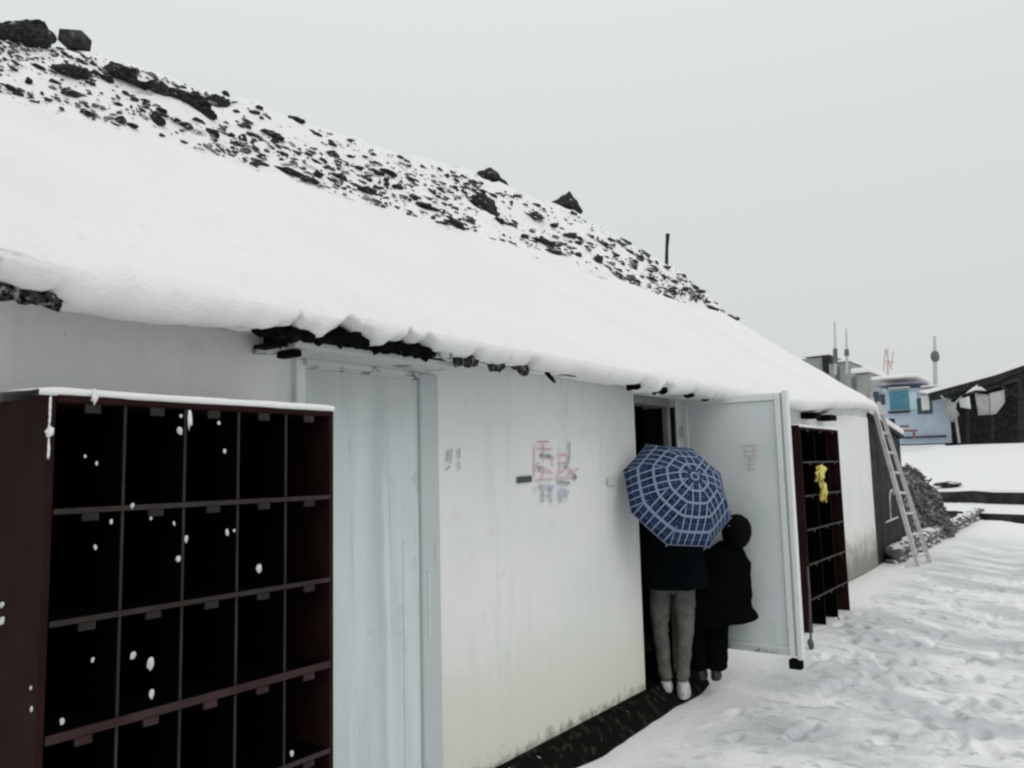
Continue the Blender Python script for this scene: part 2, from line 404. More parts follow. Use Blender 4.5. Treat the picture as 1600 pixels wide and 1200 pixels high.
special = [
 (34, 60, 96, 42, 'big jagged dark rock at the top left skyline of the snowy slope', -5),
 (108, 113, 62, 24, 'wide dark rock just below the square block near the top of the slope', 8),
 (186, 116, 70, 32, 'dark wedge of rock on the skyline right of the square block', 14),
 (250, 142, 64, 24, 'first of the long dark rock slabs running down the upper slope', 20),
 (300, 160, 80, 28, 'long dark rock slab, blackest on the upper slope', 16),
 (340, 164, 46, 38, 'blocky dark rock at the lower end of the long black slabs', 16),
 (110, 148, 38, 16, 'small flat dark rock beside the snowy ridge of the roof, far left', 10),
 (245, 188, 32, 26, 'hooked dark rock in the snow below the long black slabs', 30),
 (750, 321, 64, 26, 'wide black rock in the snow below the first humped rock', 20),
 (835, 338, 34, 14, 'black rock lying between the two humped rocks', 8),
 (933, 408, 20, 20, 'round black rock close above the roof edge in mid slope', 5),
 (212, 130, 46, 12, 'narrow dark slab bridging the skyline wedge and the long black slabs', 20),
 (278, 150, 52, 16, 'rough dark slab in the middle of the long black row of slabs', 22),
 (322, 176, 48, 14, 'lowest dark slab just beneath the blocky end of the black row', 20),
 (575, 298, 36, 12, 'dark rock right above the middle of the roof ridge', 15),
]
def horn_mesh():
    bm = bmesh.new(); bmesh.ops.create_icosphere(bm, subdivisions=4, radius=1)
    for v in bm.verts:
        x, y, z = v.co
        f = 1+.22*mnoise.noise(Vector((x*2.2, y*2, z*2)))+.12*mnoise.noise(Vector((x, y, z))*5)
        z = z*(.55+.35*(x+1)/2*1.2); z -= .10*x
        if z > 0: z += .75*max(0, 1-abs(x-.72)*4.5)*(1-abs(y))
        v.co = Vector((x*f+(.12 if z > .8 else 0), y*f, z*f))
    me = bpy.data.meshes.new('jagged_rock'); bm.to_mesh(me); bm.free(); me.materials.append(ROCKD); return me
for i, (px, py, ww, hh, lb, rl) in enumerate(special): rock(px, py, ww, hh, i, lb, roll=rl, me=horn_mesh() if i == 0 else None)
# humped, umbrella-like rocks on the skyline
def hump_mesh(k):
    bm = bmesh.new(); bmesh.ops.create_icosphere(bm, subdivisions=4, radius=1)
    for v in bm.verts:
        x, y, z = v.co
        if z < 0: z = -.35*(1-x*x-y*y) + .25*abs(x)-.15
        z = z*(1-.55*abs(x)) + (-.35*x if x > 0 else -.1*abs(x))
        f = 1+.16*mnoise.noise(Vector((x, y, z))*2.6+Vector((k*5, 0, 0)))
        v.co = Vector((x*f, y*f, z*f))
    me = bpy.data.meshes.new('humped_rock'); bm.to_mesh(me); bm.free(); me.materials.append(ROCKD); return me
rock(765, 281, 62, 34, 0, 'left one of two humped dark rocks standing on the skyline', name='humped_rock', roll=9, me=hump_mesh(0))
rock(886, 322, 54, 40, 0, 'right one of two humped dark rocks on the skyline, the taller hump', name='humped_rock', roll=10, me=hump_mesh(1))
p, t = hill_hit(117, 64)
mb = MB(); mb.box(-.115, .115, -.1, .1, -.055, .07, bev=.012)
sb = mb.build('stone_block', ROCKD); sb.location = p; sb.rotation_euler = (0, math.radians(6), YAW)
sb.scale = (t/F_PX*36/.23,)*3
tag(sb, 'square dark stone block on the skyline beside the big jagged rock', 'stone block')
small = [(150,116,20,9),(168,124,26,10),(205,126,22,8),(135,176,22,8),(45,127,12,12),(17,138,20,6),(190,187,20,10),(206,196,18,7),(252,172,22,6),(290,197,22,10),(332,208,28,11),(362,213,10,13),(252,212,10,8),(372,176,14,7),(352,146,12,6),(425,211,46,8),(462,187,28,8),(405,168,15,6),(428,225,11,9),(410,245,16,9),(455,271,52,10),(482,281,32,8),(497,273,16,13),(532,278,22,9),(520,241,26,9),(546,246,16,8),(592,271,22,6),(698,275,9,9),(606,270,36,6),(622,293,20,9),(645,307,18,7),(665,324,42,9),(710,350,32,9),(735,346,18,12),(686,296,12,8),(865,353,16,9),(891,369,22,11),(820,370,16,8),(850,379,40,9),(862,393,30,8),(965,431,16,12),(902,399,16,8),(1048,455,22,12),(1086,464,14,8),(1108,482,34,8),(1015,436,22,7),(990,418,14,6),(60,105,24,7),(85,128,18,6),(228,164,16,8),(310,190,22,6),(385,196,20,6),(440,240,20,6),(560,262,16,5),(640,280,18,5),(780,345,22,8),(800,352,18,7),(940,380,20,6),(960,398,16,7),(1000,402,14,6),(1035,432,18,6),(1070,452,12,5)]
for i, (px, py, ww, hh) in enumerate(small):
    rock(px, py, ww*1.1, hh*1.15, i+3, 'small dark rock poking out of the snowy rubble slope behind the roof', 'small dark rocks on the slope')
# loose rubble nobody could count
mb = MB(); rr = random.Random(5)
for i in range(2600):
    u = rr.random(); px = -20+u*1170; y0 = np.interp(px, [0, 400, 800, 1130], [145, 262, 392, 495]); y1 = np.interp(px, [p[0] for p in HP], [p[1] for p in HP])
    py = y0+(y1-y0)*rr.uniform(.02, .97)
    if float(fbm(px/60, py/22, 3)) < rr.uniform(-.35, .10): continue
    p, t = hill_hit(px, py); s = t/F_PX*rr.choice((.25, .35, .5, .7, 1.0))
    M = Matrix.Translation(p) @ Matrix.Rotation(YAW, 4, 'Z') @ Matrix.Rotation(rr.uniform(.1, .6), 4, 'Y') @ Matrix.Diagonal((rr.uniform(3, 11)*s, 6*s, rr.uniform(1.5, 4.5)*s, 1))
    g_ = bmesh.ops.create_icosphere(mb.bm, subdivisions=1, radius=1)
    for v in g_['verts']: v.co = v.co*(1+rr.uniform(-.25, .25))
    bmesh.ops.transform(mb.bm, matrix=M, verts=g_['verts'])
rub = mb.build('rubble', mat('rubble_stone', (.03, .032, .03), .9, noise=(3, (.25, .25, .25), .5, .6), bump=(9, .8, .04), snowtop=.6)); tag(rub, 'loose small stones and frozen clods showing through the snow of the slope', 'rubble', kind='stuff')
# leaning post on the slope
p, t = hill_hit(1041, 408); s = t/F_PX
mb = MB(); mb.tube([(0, 0, -.3), (.02*1, 0, 20*s), (.05, 0, 43*s)], [3.2*s, 2.6*s, 3.4*s], 8)
po = mb.build('post', WOODD); po.location = p; po.rotation_euler = (0, math.radians(2), 0)
tag(po, 'thin dark post standing alone on the snowy slope near its right end', 'post')

# ------------------------------------------------------------------ house
WX = -2.53; WALL_Y0, WALL_Y1 = -1.6, 11.93
house = empty('house', (WX, 5, 0))
tag(house, 'long low white plastered house with thick snow on its roof', 'house')
def H(o):
    o.parent = house; o.matrix_parent_inverse = Matrix.Translation((-WX, -5, 0)); return o
# wall with two door openings (butted blocks, one mesh, gridded for plaster unevenness)
D1 = (2.0, 2.81, .10, 2.06); D2 = (4.88, 5.57, .12, 2.10)
def wall_piece(bm, y0, y1, z0, z1):
    n = max(2, int((y1-y0)/.06)); mz = max(2, int((z1-z0)/.06)); R = []
    for i in range(n+1):
        row = []
        for j in range(mz+1):
            y = y0+(y1-y0)*i/n; z = z0+(z1-z0)*j/mz
            edge = 1 if (0 < j < mz and 0 < i < n) else 0
            x = WX+edge*(.005*float(fbm(y*1.3, z*1.3, 2))+.002*float(fbm(y*8, z*8, 2)))
            row.append(bm.verts.new((x, y, z)))
        R.append(row)
    for i in range(n):
        for j in range(mz): bm.faces.new((R[i][j], R[i+1][j], R[i+1][j+1], R[i][j+1]))
    # returns and back
    a = [bm.verts.new((WX-.28, y, z)) for y, z in ((y0, z0), (y1, z0), (y1, z1), (y0, z1))]
    bm.faces.new(a)
    bm.faces.new([R[0][j] for j in range(mz+1)]+[a[3], a[0]])
    bm.faces.new([R[n][j] for j in range(mz, -1, -1)]+[a[1], a[2]])
    bm.faces.new([R[i][0] for i in range(n, -1, -1)]+[a[0], a[1]])
    bm.faces.new([R[i][mz] for i in range(n+1)]+[a[2], a[3]])
bm = bmesh.new(); WT = 2.2
for (a, b, c, d) in ((WALL_Y0, D1[0], 0, WT), (D1[1], D2[0], 0, WT), (D2[1], WALL_Y1, 0, WT), (D1[0], D1[1], D1[3], WT), (D2[0], D2[1], D2[3], WT)):
    wall_piece(bm, a, b, c, d)
bmesh.ops.recalc_face_normals(bm, faces=bm.faces)
me = bpy.data.meshes.new('wall'); bm.to_mesh(me); bm.free(); H(link('wall', me, PLASTER, None, False))
# end and rear walls, inner partition so the rooms are dark
mb = MB(); mb.box(WX-4.6, WX-.281, WALL_Y1-.25, WALL_Y1-.003, 0, 2.2); mb.box(WX-4.6, WX-.281, WALL_Y0, WALL_Y0+.25, 0, 2.2); mb.box(WX-4.85, WX-4.601, WALL_Y0, WALL_Y1, 0, 2.2)
# gable triangles
for y in (WALL_Y0+.05, WALL_Y1-.1):
    vs = [mb.bm.verts.new(p) for p in ((WX-.1, y, 2.205), (WX-4.8, y, 2.205), (WX-2.0, y, 3.7))]; mb.bm.faces.new(vs)
H(mb.build('end_wall', PLASTER))
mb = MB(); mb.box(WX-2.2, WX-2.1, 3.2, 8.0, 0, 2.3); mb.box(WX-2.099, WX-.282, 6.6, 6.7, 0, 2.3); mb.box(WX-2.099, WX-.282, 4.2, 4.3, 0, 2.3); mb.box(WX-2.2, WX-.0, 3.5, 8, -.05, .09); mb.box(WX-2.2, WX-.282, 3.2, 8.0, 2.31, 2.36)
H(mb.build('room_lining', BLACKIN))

# plinth of wet earth and stones at the wall foot
def sheet(name, ya, yb, n, prof, matl, parent=None, smooth=True):
    rows = []; bm = bmesh.new()
    for i in range(n+1):
        y = ya+(yb-ya)*i/n; rows.append([bm.verts.new(p) for p in prof(y)])
    for i in range(n):
        for k in range(len(rows[0])-1): bm.faces.new((rows[i][k], rows[i+1][k], rows[i+1][k+1], rows[i][k+1]))
    bmesh.ops.recalc_face_normals(bm, faces=bm.faces)
    me = bpy.data.meshes.new(name); bm.to_mesh(me); bm.free(); return link(name, me, matl, parent, smooth)
def plp(y):
    out_ = []
    for k in range(9):
        u = k/8; x = WX+.002+u*(.150+.035*float(fbm(y*2.2, 3, 3)))
        z = .128-.125*u**1.4+.03*float(fbm(y*7, u*6, 3))*(0 if k in (0,) else 1)
        z = z - (.03 if y > D2[0] and y < D2[1] and u < .1 else 0)
        out_.append((x, y, z))
    out_.append((out_[-1][0]+.01, y, -.08)); return out_
H(sheet('plinth', -1.5, 5.62, 420, plp, EARTH))

# roof ------------------------------------------------------------
TOP0 = 2.21; SL = .735
def eave_x(y): return 2.15+.33*float(sstep(6.5, 12.1, y))
def ridge_x(y): return float(np.interp(y, [-2, 1.31, 2.74, 5.55, 11.4, 12.3], [3.5, 3.62, 3.82, 4.05, 4.6, 4.68]))
RY0, RY1 = -1.9, 12.25
gaps = [(.70, .83, .06), (.88, .95, .035), (1.60, 1.80, .05), (1.84, 2.05, .085), (2.13, 2.41, .065), (2.62, 2.72, .035), (2.88, 2.92, .04), (3.05, 3.13, .05), (4.22, 4.30, .03), (4.52, 4.66, .035), (5.0, 5.06, .025), (5.33, 5.36, .02)]
def zbot0(y):
    ex = eave_x(y); return TOP0+SL*(ex-2.15)-.135+.030*float(fbm(y*2.6, 1, 4))+.016*float(fbm(y*11, 3, 3))
def zbot(y):
    z = zbot0(y)
    for a, b, hgt in gaps:
        c = (a+b)/2; ww = (b-a)/2; d = abs(y-c)/ww
        if d < 1.25: z = max(z, TOP0-.140+hgt*(1-max(0, (d-.6)/.65))*(.8+.9*float(vnoise(y*34, 2))))
    return min(z, TOP0+SL*(eave_x(y)-2.15)-.068)
def snowprof(y):
    ex = eave_x(y); rx = ridge_x(y); zb = zbot(y); z0_ = zbot0(y); wv = .02*float(fbm(y*3.1, 8, 3))+.012*float(fbm(y*13, 6, 3))
    pts = [(-ex-.16, y, zb+.012), (-ex-.06, y, zb+.003), (-ex-.005, y, zb+.004), (-ex+.018+wv, y, zb+.014), (-ex+.034+wv, y, max(zb+.02, z0_+.045)), (-ex+.038+wv, y, max(zb+.03, z0_+.07))]
    zt = TOP0-.01
    b = SL*(ex-2.15)
    pts.append((-ex+.032+wv, y, zt+b-.04)); pts.append((-ex+.005+wv, y, zt+b-.005)); pts.append((-ex-.06, y, zt+b+.045))
    for k in range(1, 46):
        u = k/46; X = ex+.06+(rx-ex-.1)*u
        z = TOP0+SL*(X-2.15)-.02*math.sin(math.pi*u)
        z += .024*float(fbm(y*.7, X*1.7, 3))+.014*float(fbm(y*3, X*3.1+7, 4))
        z += -.03*float(sstep(rx-.52, rx-.46, X))*float(sstep(-.25, .1, fbm(y*.8, 4, 2)))      # a thinner crust near the ridge
        pts.append((-X, y, z))
    zr = pts[-1][2]
    pts += [(-rx-.03, y, zr+.01), (-rx-.12, y, zr-.02), (-rx-.25, y, zr-.12), (-rx-.9, y, zr-.6), (-rx-2.6, y, 2.2)]
    return pts
ends = lambda y: 1
roof_deck = MB()
for y0 in (0,):
    rows = []
    for y in (RY0+.1, 3, 6, 9, RY1-.12):
        ex = eave_x(y); rx = ridge_x(y)
        rows.append([roof_deck.bm.verts.new(p) for p in ((-ex-.14, y, TOP0+SL*(ex-2.15)-.05), (-rx, y, TOP0+SL*(rx-2.15)-.10), (-rx-2.6, y, 2.12), (-rx-2.6, y, 2.05), (-rx, y, TOP0+SL*(rx-2.15)-.2), (-ex-.14, y, TOP0+SL*(ex-2.15)-.09))])
    for i in range(4):
        for k in range(6): roof_deck.bm.faces.new((rows[i][k], rows[i+1][k], rows[i+1][(k+1) % 6], rows[i][(k+1) % 6]))
    roof_deck.bm.faces.new(rows[0]); roof_deck.bm.faces.new(rows[-1])
roof = H(roof_deck.build('roof', WOODD))
def snowprof_round(y):
    p = snowprof(y); d = min(y-RY0, RY1-y)
    if d < .14:
        k = 1-math.sqrt(max(0, 1-(1-d/.14)**2)); p = [(a, b, c-.13*k) for a, b, c in p]
    return p
sn = sheet('snow_cover', RY0, RY1, 620, snowprof_round, SNOW)
def endcap(y):
    p = snowprof_round(y); return p
bm = bmesh.new(); bm.from_mesh(sn.data)
# vertical skirt at the far verge
for y in (RY1,):
    pr = snowprof_round(y)[7:-1]
    top = [bm.verts.new((a, b+.001, c)) for a, b, c in pr]; bot = [bm.verts.new((a, b-.03, c-.10)) for a, b, c in pr]
    for i in range(len(pr)-1): bm.faces.new((top[i], top[i+1], bot[i+1], bot[i]))
bm.to_mesh(sn.data); bm.free()
sn.parent = roof
for p_ in sn.data.polygons: p_.use_smooth = True
# soffit boards under the overhang
def sof(y):
    ex = eave_x(y); return [(-ex-.06, y, TOP0+SL*(ex-2.15)-.125), (WX-.02, y, 2.135+.02*float(sstep(6, 12, y)))]
H(sheet('soffit', RY0+.1, RY1-.25, 20, sof, mat('soffit_paint', (.6, .61, .6), .85, noise=(6, (.5, .51, .5), .5, .7)), smooth=False))
# dark eave tiles seen where snow has broken away: one small tile part per gap
for a, b, hgt in gaps:
    mb = MB(); n = max(1, int((b-a)/.05))
    for k in range(n+1):
        y = a-.02+(b-a+.04)*(k+.5)/(n+1)
        mb.ball((-2.19-.02*random.random(), y, TOP0-.138+hgt*.30+random.uniform(-.004, .008)), .026+hgt*.16, 2, (.9, 1.1, .9), .35, 2.2, k+int(a*50))
    H(mb.build('eave_tile', GRIT if a < 1 or 2.5 < a < 3.2 else DARK, smooth=False))
mb = MB(); mb.tube([(-2.17, 2.44, 2.10), (-2.15, 2.455, 2.07), (-2.14, 2.475, 2.055), (-2.14, 2.50, 2.06), (-2.15, 2.51, 2.10), (-2.17, 2.50, 2.14)], .007, 8)
H(mb.build('gutter_hook', METAL, smooth=True))
mb = MB(); mb.tube([(-2.2, 3.30, 2.09), (-2.17, 3.31, 2.05), (-2.16, 3.325, 2.03)], [.012, .011, .005], 7)
H(mb.build('eave_peg', DARK, smooth=True))
for (y0, y1) in ((8.75, 8.95), (9.35, 9.62)):
    mb = MB(); mb.box(WX-.0, WX+.16, y0, y1, 2.07, 2.135, bev=.01); H(mb.build('eave_bracket', DARK))
# ---- near door: closed, weathered, pale blue-green, with lintel shelf
def bevbox(name, mt, parent, *b, bev=.006):
    mb = MB(); mb.box(*b, bev=bev); return mb.build(name, mt, parent)
def sub(o, parent): o.parent = parent; return o
mb = MB(); y0, y1, z0, z1 = D1
mb.box(WX-.03, WX+.012, y0+.035, y1-.115, z0+.02, z1-.035)
d1 = H(mb.build('door', DOORP)); d1['label'] = 'closed pale blue-green door with peeling paint'
mb = MB()
mb.box(WX+.0125, WX+.014, y0+.5885, y0+.5905, z0+.03, 1.3)
sub(mb.build('board_joint', FRAMEP), d1)
mb = MB(); mb.box(WX-.03, WX+.03, y1-.114, y1+.012, z0, z1-.001, bev=.008); sub(mb.build('door_post', FRAMEP), d1)
mb = MB(); mb.box(WX+.031, WX+.0325, y1-.080, y1-.066, .85, 1.15, bev=.0005)
sub(mb.build('bare_strip', mat('worn_patch', (.62, .64, .65), .7, noise=(30, (.5, .54, .55), .5, .6))), d1)
mb = MB(); mb.box(WX-.03, WX+.028, y0-.012, y0+.034, z0, z1-.001, bev=.006); sub(mb.build('door_post', WHITEP), d1)
mb = MB(); mb.box(WX-.03, WX+.024, y0+.035, y1-.115, z1-.034, z1-.001, bev=.004); sub(mb.build('door_head', LINTEL), d1)
mb = MB(); mb.box(WX-.01, WX+.26, 1.80, 2.70, 2.058, 2.083, bev=.006); mb.box(WX+.02, WX+.05, 2.02, 2.62, 2.034, 2.057)
H(mb.build('lintel_shelf', LINTEL))
mb = MB(); mb.box(WX+.10, WX+.24, 1.775, 1.797, 2.07, 2.13, bev=.006); mb.box(WX+.12, WX+.22, 1.82, 1.86, 2.030, 2.056, bev=.005); mb.box(WX+.12, WX+.25, 1.72, 1.774, 2.055, 2.069, bev=.003)
H(mb.build('lintel_end', DARK))
mb = MB()
for k in range(22):
    y = 1.84+.84*k/21
    mb.ball((WX+.17+random.uniform(-.02, .04), y, 2.11+random.uniform(-.006, .012)), random.uniform(.028, .05), 2, (1, 1.1, .8), .4, 2, k)
H(mb.build('shelf_rubble', DARK))
mb = MB()
for k, yy in enumerate((2.55, 2.60, 2.66, 2.69)): mb.box(WX+.0125, WX+.0135, yy-.004, yy+.006, 1.55+.05*k, 1.75+.06*k)
# ---- far door: open leaf standing square to the wall
y0, y1, z0, z1 = D2
mb = MB(); mb.box(WX-.2, WX-.10, y0-.001, y0+.03, .12, z1-.001); mb.box(WX-.05, WX-.005, y1-.15, y1-.10, .12, z1-.001, bev=.005); mb.box(WX-.16, WX-.008, y0+.031, y1-.141, z1-.06, z1-.001, bev=.004)
H(mb.build('door_frame', mat('dim_frame_paint', (.22, .215, .22), .7, noise=(6, (.3, .3, .3), .4, .7))))
lx0, lx1 = WX+.02, -1.725; lz0, lz1 = .285, 2.095; ly = 5.60
mb = MB(); mb.box(lx0+.05, lx1-.07, ly+.012, ly+.03, lz0+.06, lz1-.05)
leaf = H(mb.build('door', LEAFP)); leaf['label'] = 'open pale door leaf standing square to the wall'
def lp(name, m_, *b, bev=.004):
    mb = MB(); mb.box(*b, bev=bev); return sub(mb.build(name, m_), leaf)
lp('stile', WHITEP, lx1-.070, lx1-.030, ly-.005, ly+.045, lz0, lz1)
lp('edge_strip', FRAMEP, lx1-.029, lx1-.014, ly+.004, ly+.04, lz0, lz1)
lp('stile', WHITEP, lx1-.013, lx1+.022, ly-.012, ly+.05, lz0-.02, lz1+.012)
lp('stile', LEAFP, lx0, lx0+.049, ly-.0, ly+.045, lz0, lz1)
lp('rail', WHITEP, lx0+.05, lx1-.071, ly-.002, ly+.04, lz1-.049, lz1)
lp('rail', LINTEL, lx0+.05, lx1-.071, ly-.002, ly+.04, lz0, lz0+.03)
lp('rail', LEAFP, lx0+.05, lx1-.071, ly-.000, ly+.035, lz0+.031, lz0+.059)
lp('foot_block', DARK, lx1-.075, lx1+.01, ly-.02, ly+.05, lz0-.085, lz0-.021, bev=.008)
for z in (.5, 1.85):
    mb = MB(); mb.tube([(lx0+.012, ly-.012, z-.04), (lx0+.012, ly-.012, z+.04)], .009, 8); sub(mb.build('hinge', METAL), leaf)
mb = MB(); mb.box(WX-.28, WX-.012, y1-.03, y1-.001, .121, z1-.061); H(mb.build('jamb_shade_board', BLACKIN))  # dark board added over the white reveal, doorway shade in its colour
mb = MB(); mb.box(WX-.28, WX+.0, D2[0], D2[1], .09, .12); H(mb.build('threshold', DARK))

# ---- writing on the plaster and on the leaf: strokes like the photograph's
def strokes(name, segs, mt, x=None, y=None, parent=None, wid=.008):
    mb = MB()
    for i, s in enumerate(segs):
        (a0, b0), (a1, b1) = s[0], s[1]; ww = s[2] if len(s) > 2 else wid
        dx, dz = a1-a0, b1-b0; L = math.hypot(dx, dz) or 1e-4; nx_, nz_ = -dz/L*ww/2, dx/L*ww/2
        q = [(a0+nx_, b0+nz_), (a1+nx_, b1+nz_), (a1-nx_, b1-nz_), (a0-nx_, b0-nz_)]
        if x is not None: f_ = [(x+.0002*i, a, b) for a, b in q]
        else: f_ = [(a, y-.0002*i, b) for a, b in q]
        mb.bm.faces.new([mb.bm.verts.new(p) for p in f_])
    o = mb.build(name, mt)
    return sub(o, parent) if parent else H(o)
def wp(px, py): v = at_x(px, py, WX); return (v.y, v.z)
def S(*ps, wd=None):
    o = []
    for a, b in zip(ps[:-1], ps[1:]): o.append((wp(*a), wp(*b)) + ((wd,) if wd else ()))
    return o
red = []
red += S((833, 694), (833, 745)) + S((838, 690), (856, 690)) + S((836, 700), (862, 702)) + S((848, 688), (847, 722)) + S((842, 712), (865, 716), wd=.013) + S((862, 712), (861, 728)) + S((840, 722), (832, 738)) + S((845, 728), (862, 740)) + S((840, 736), (858, 736)) + S((850, 730), (844, 750)) + S((834, 750), (862, 748))
red += S((872, 700), (874, 734)) + S((870, 712), (884, 710)) + S((869, 724), (884, 722)) + S((868, 740), (880, 736)) + S((874, 732), (870, 744)) + S((884, 742), (902, 732)) + S((880, 728), (896, 738)) + S((867, 747), (892, 746))
strokes('painted_writing', red, REDINK, x=WX+.009)
gr = S((887, 690), (888, 708), (886, 722), (880, 732), wd=.012) + S((894, 742), (898, 748), wd=.03) + S((869, 753), (888, 755), wd=.014) + S((842, 711), (858, 713), wd=.016) + S((838, 731), (844, 730), wd=.016)
gr += S((697, 703), (696, 722)) + S((703, 700), (701, 724)) + S((700, 728), (694, 734)) + S((715, 700), (714, 716), wd=.009) + S((714, 720), (715, 734), wd=.009)
strokes('painted_writing', gr, GREYINK, x=WX+.012)
bl = S((840, 760), (862, 761), wd=.018) + S((846, 766), (845, 785), wd=.016) + S((858, 762), (859, 785), wd=.016) + S((832, 760), (833, 770)) + S((846, 775), (858, 774)) + S((873, 762), (873, 785), wd=.018) + S((876, 764), (886, 770), wd=.014) + S((876, 776), (882, 774)) + S((884, 766), (882, 782))
strokes('painted_writing', bl, BLUEINK, x=WX+.015)
strokes('dark_mark', S((806, 750), (829, 748), wd=.034), DARKINK, x=WX+.010)
strokes('grey_mark', S((947, 753), (961, 753), wd=.05), mat('grey_smear', (.6, .62, .6), .8), x=WX+.010)
def lq(px, py): v = at_y(px, py, ly+.01); return (v.x, v.z)
def SL_(*ps): return [(lq(*a), lq(*b)) for a, b in zip(ps[:-1], ps[1:])]
lf = SL_((1157, 697), (1184, 696)) + SL_((1165, 697), (1164, 712)) + SL_((1178, 696), (1178, 712)) + SL_((1160, 705), (1184, 704)) + SL_((1162, 713), (1182, 712)) + SL_((1168, 718), (1180, 717)) + SL_((1164, 727), (1182, 725)) + SL_((1173, 713), (1171, 732)) + SL_((1168, 735), (1180, 733))
strokes('painted_writing', lf, mat('faded_red_ink', (.60, .50, .51), .8), y=ly+.009, parent=leaf)

# ------------------------------------------------------------------ pigeonhole cabinets
def cabinet(name, y0, x1, cols, rows, cw, rh, zb, depth, label, red_rows=()):
    """front plane at x1, runs from y0; zb = bottom"""
    root = empty(name, (x1-depth/2, y0+cols*cw/2, zb)); tag(root, label, 'cabinet', 'open pigeonhole cabinets along the wall')
    inv = Matrix.Translation((-root.location.x, -root.location.y, -root.location.z))
    def P(o): o.parent = root; o.matrix_parent_inverse = inv; return o
    T = .016; W_ = cols*cw; Ht = rows*rh
    for yy in (y0-.020, y0+W_+.002): P(bevbox('side_panel', BROWN, None, x1-depth, x1, yy, yy+.018, zb-.16, zb+Ht+.02, bev=.003))
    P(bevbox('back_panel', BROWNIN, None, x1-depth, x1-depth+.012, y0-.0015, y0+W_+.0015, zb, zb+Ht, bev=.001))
    P(bevbox('base_panel', BROWN, None, x1-depth+.02, x1-.003, y0-.0012, y0+W_+.0012, zb-.16, zb-.0125, bev=.002))
    P(bevbox('top_panel', BROWN, None, x1-depth, x1+.004, y0-.0015, y0+W_+.0015, zb+Ht, zb+Ht+.02, bev=.003))
    for c in range(1, cols):
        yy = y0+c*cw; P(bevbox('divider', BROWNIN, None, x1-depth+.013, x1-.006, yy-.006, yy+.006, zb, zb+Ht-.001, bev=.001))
        P(bevbox('divider_edge', BROWNED if cols == 5 else BROWN, None, x1-.0055, x1-.002, yy-.0035, yy+.0035, zb, zb+Ht-.001, bev=.0005))
    for r in range(0, rows):
        zz = zb+r*rh; red_ = r in red_rows
        mb = MB()
        for c in range(cols): mb.box(x1-depth+.013, x1-.012, y0+c*cw+.0065, y0+(c+1)*cw-.0065, zz-.006, zz+.006)
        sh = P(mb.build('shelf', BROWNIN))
        mb = MB(); mb.box(x1-.0015, x1+.006, y0-.001, y0+W_+.001, zz-(.011 if red_ else .007), zz+(.011 if red_ else .007), bev=.0015)
        o = mb.build('shelf_edge', BROWNRED if red_ else BROWNED); o.parent = sh
        if True:
            for c in range(cols):
                mb = MB(); yc = y0+(c+.5)*cw; mb.box(x1-.0014, x1+.009, yc-.021, yc+.021, zz-(.011 if red_ else .007)-.020, zz-(.011 if red_ else .007)-.0005, bev=.002)
                o = mb.build('label_tab', BROWNRED if red_ else TAB); o.parent = sh
    for c in range(cols):
        mb = MB(); yc = y0+(c+.5)*cw; mb.box(x1-.004, x1+.004, yc-.02, yc+.02, zb+Ht-.024, zb+Ht-.001, bev=.002)
        P(mb.build('label_tab', TAB))
    # snow lying on top, overhanging a little
    def sp_(y):
        e_ = min(y-(y0-.05), (y0+W_+.04)-y); hgt = .014*math.sqrt(max(0, min(1, e_/.05)))+.008*float(fbm(y*4, 2, 3)); z = zb+Ht+.021; o_ = .006+.006*float(fbm(y*6, 5, 2))
        return [(x1-.03, y, z-.0), (x1+o_*.6, y, z-.004), (x1+o_, y, z+.006), (x1+o_*.4, y, z+.008+hgt*.6), (x1-.05, y, z+.006+hgt), (x1-depth/2, y, z+.015+hgt), (x1-depth, y, z+.01+hgt), (x1-depth-.01, y, z)]
    P(sheet('snow_cap', y0-.045, y0+W_+.020, 90, sp_, SNOW))
    return root, P
cab1, P1 = cabinet('pigeonhole_cabinet', .915, -2.08, 5, 6, .1748, .2715, .166, .42, 'near dark brown pigeonhole cabinet with five columns, snow along its top', red_rows=(3,))
cab2, P2 = cabinet('pigeonhole_cabinet', 7.16, -2.08, 3, 6, .422, .297, .115, .38, 'far dark brown cabinet behind the open door leaf, yellow bag on its shelves')
# snow stuck to the near cabinet
mb = MB()
for k in range(9): mb.ball((-2.078+random.uniform(-.001, .001), .897, 1.80-.017*k), .0032+.001*random.random(), 2, (1, .8, 3.2), .3, 2, k)
mb.ball((-2.072, .895, 1.72), .009, 2, (1, 1, 1.4), .4, 2, 3); P1(mb.build('stuck_snow', SNOW, smooth=True))
mb = MB(); mb.ball((-2.07, 1.0, 1.815), .010, 2, (1, .8, 2), .4, 2, 5); mb.ball((-2.072, 1.27, 1.765), .009, 2, (1, .8, 3), .4, 2, 6); P1(mb.build('stuck_snow', SNOW, smooth=True))
# yellow bag hung in the far cabinet
bagr = at_x(1282, 755, -2.05)
mb = MB(); a = at_x(1281, 740, -2.045); b = at_x(1286, 768, -2.045)
mb.ball(a+Vector((0, .0, .01)), .085, 3, (.35, 1.25, .75), .55, 2, 3); mb.ball(b, .07, 3, (.35, .9, 1.2), .55, 2, 8)
mb.ball((a+b)/2+Vector((0, -.05, 0)), .022, 2, (.5, .8, 2.2), .2, 2, 1)
tag(mb.build('yellow_bag', YELLOW, smooth=True), 'crumpled yellow plastic bag hanging from the shelves of the far cabinet', 'bag')
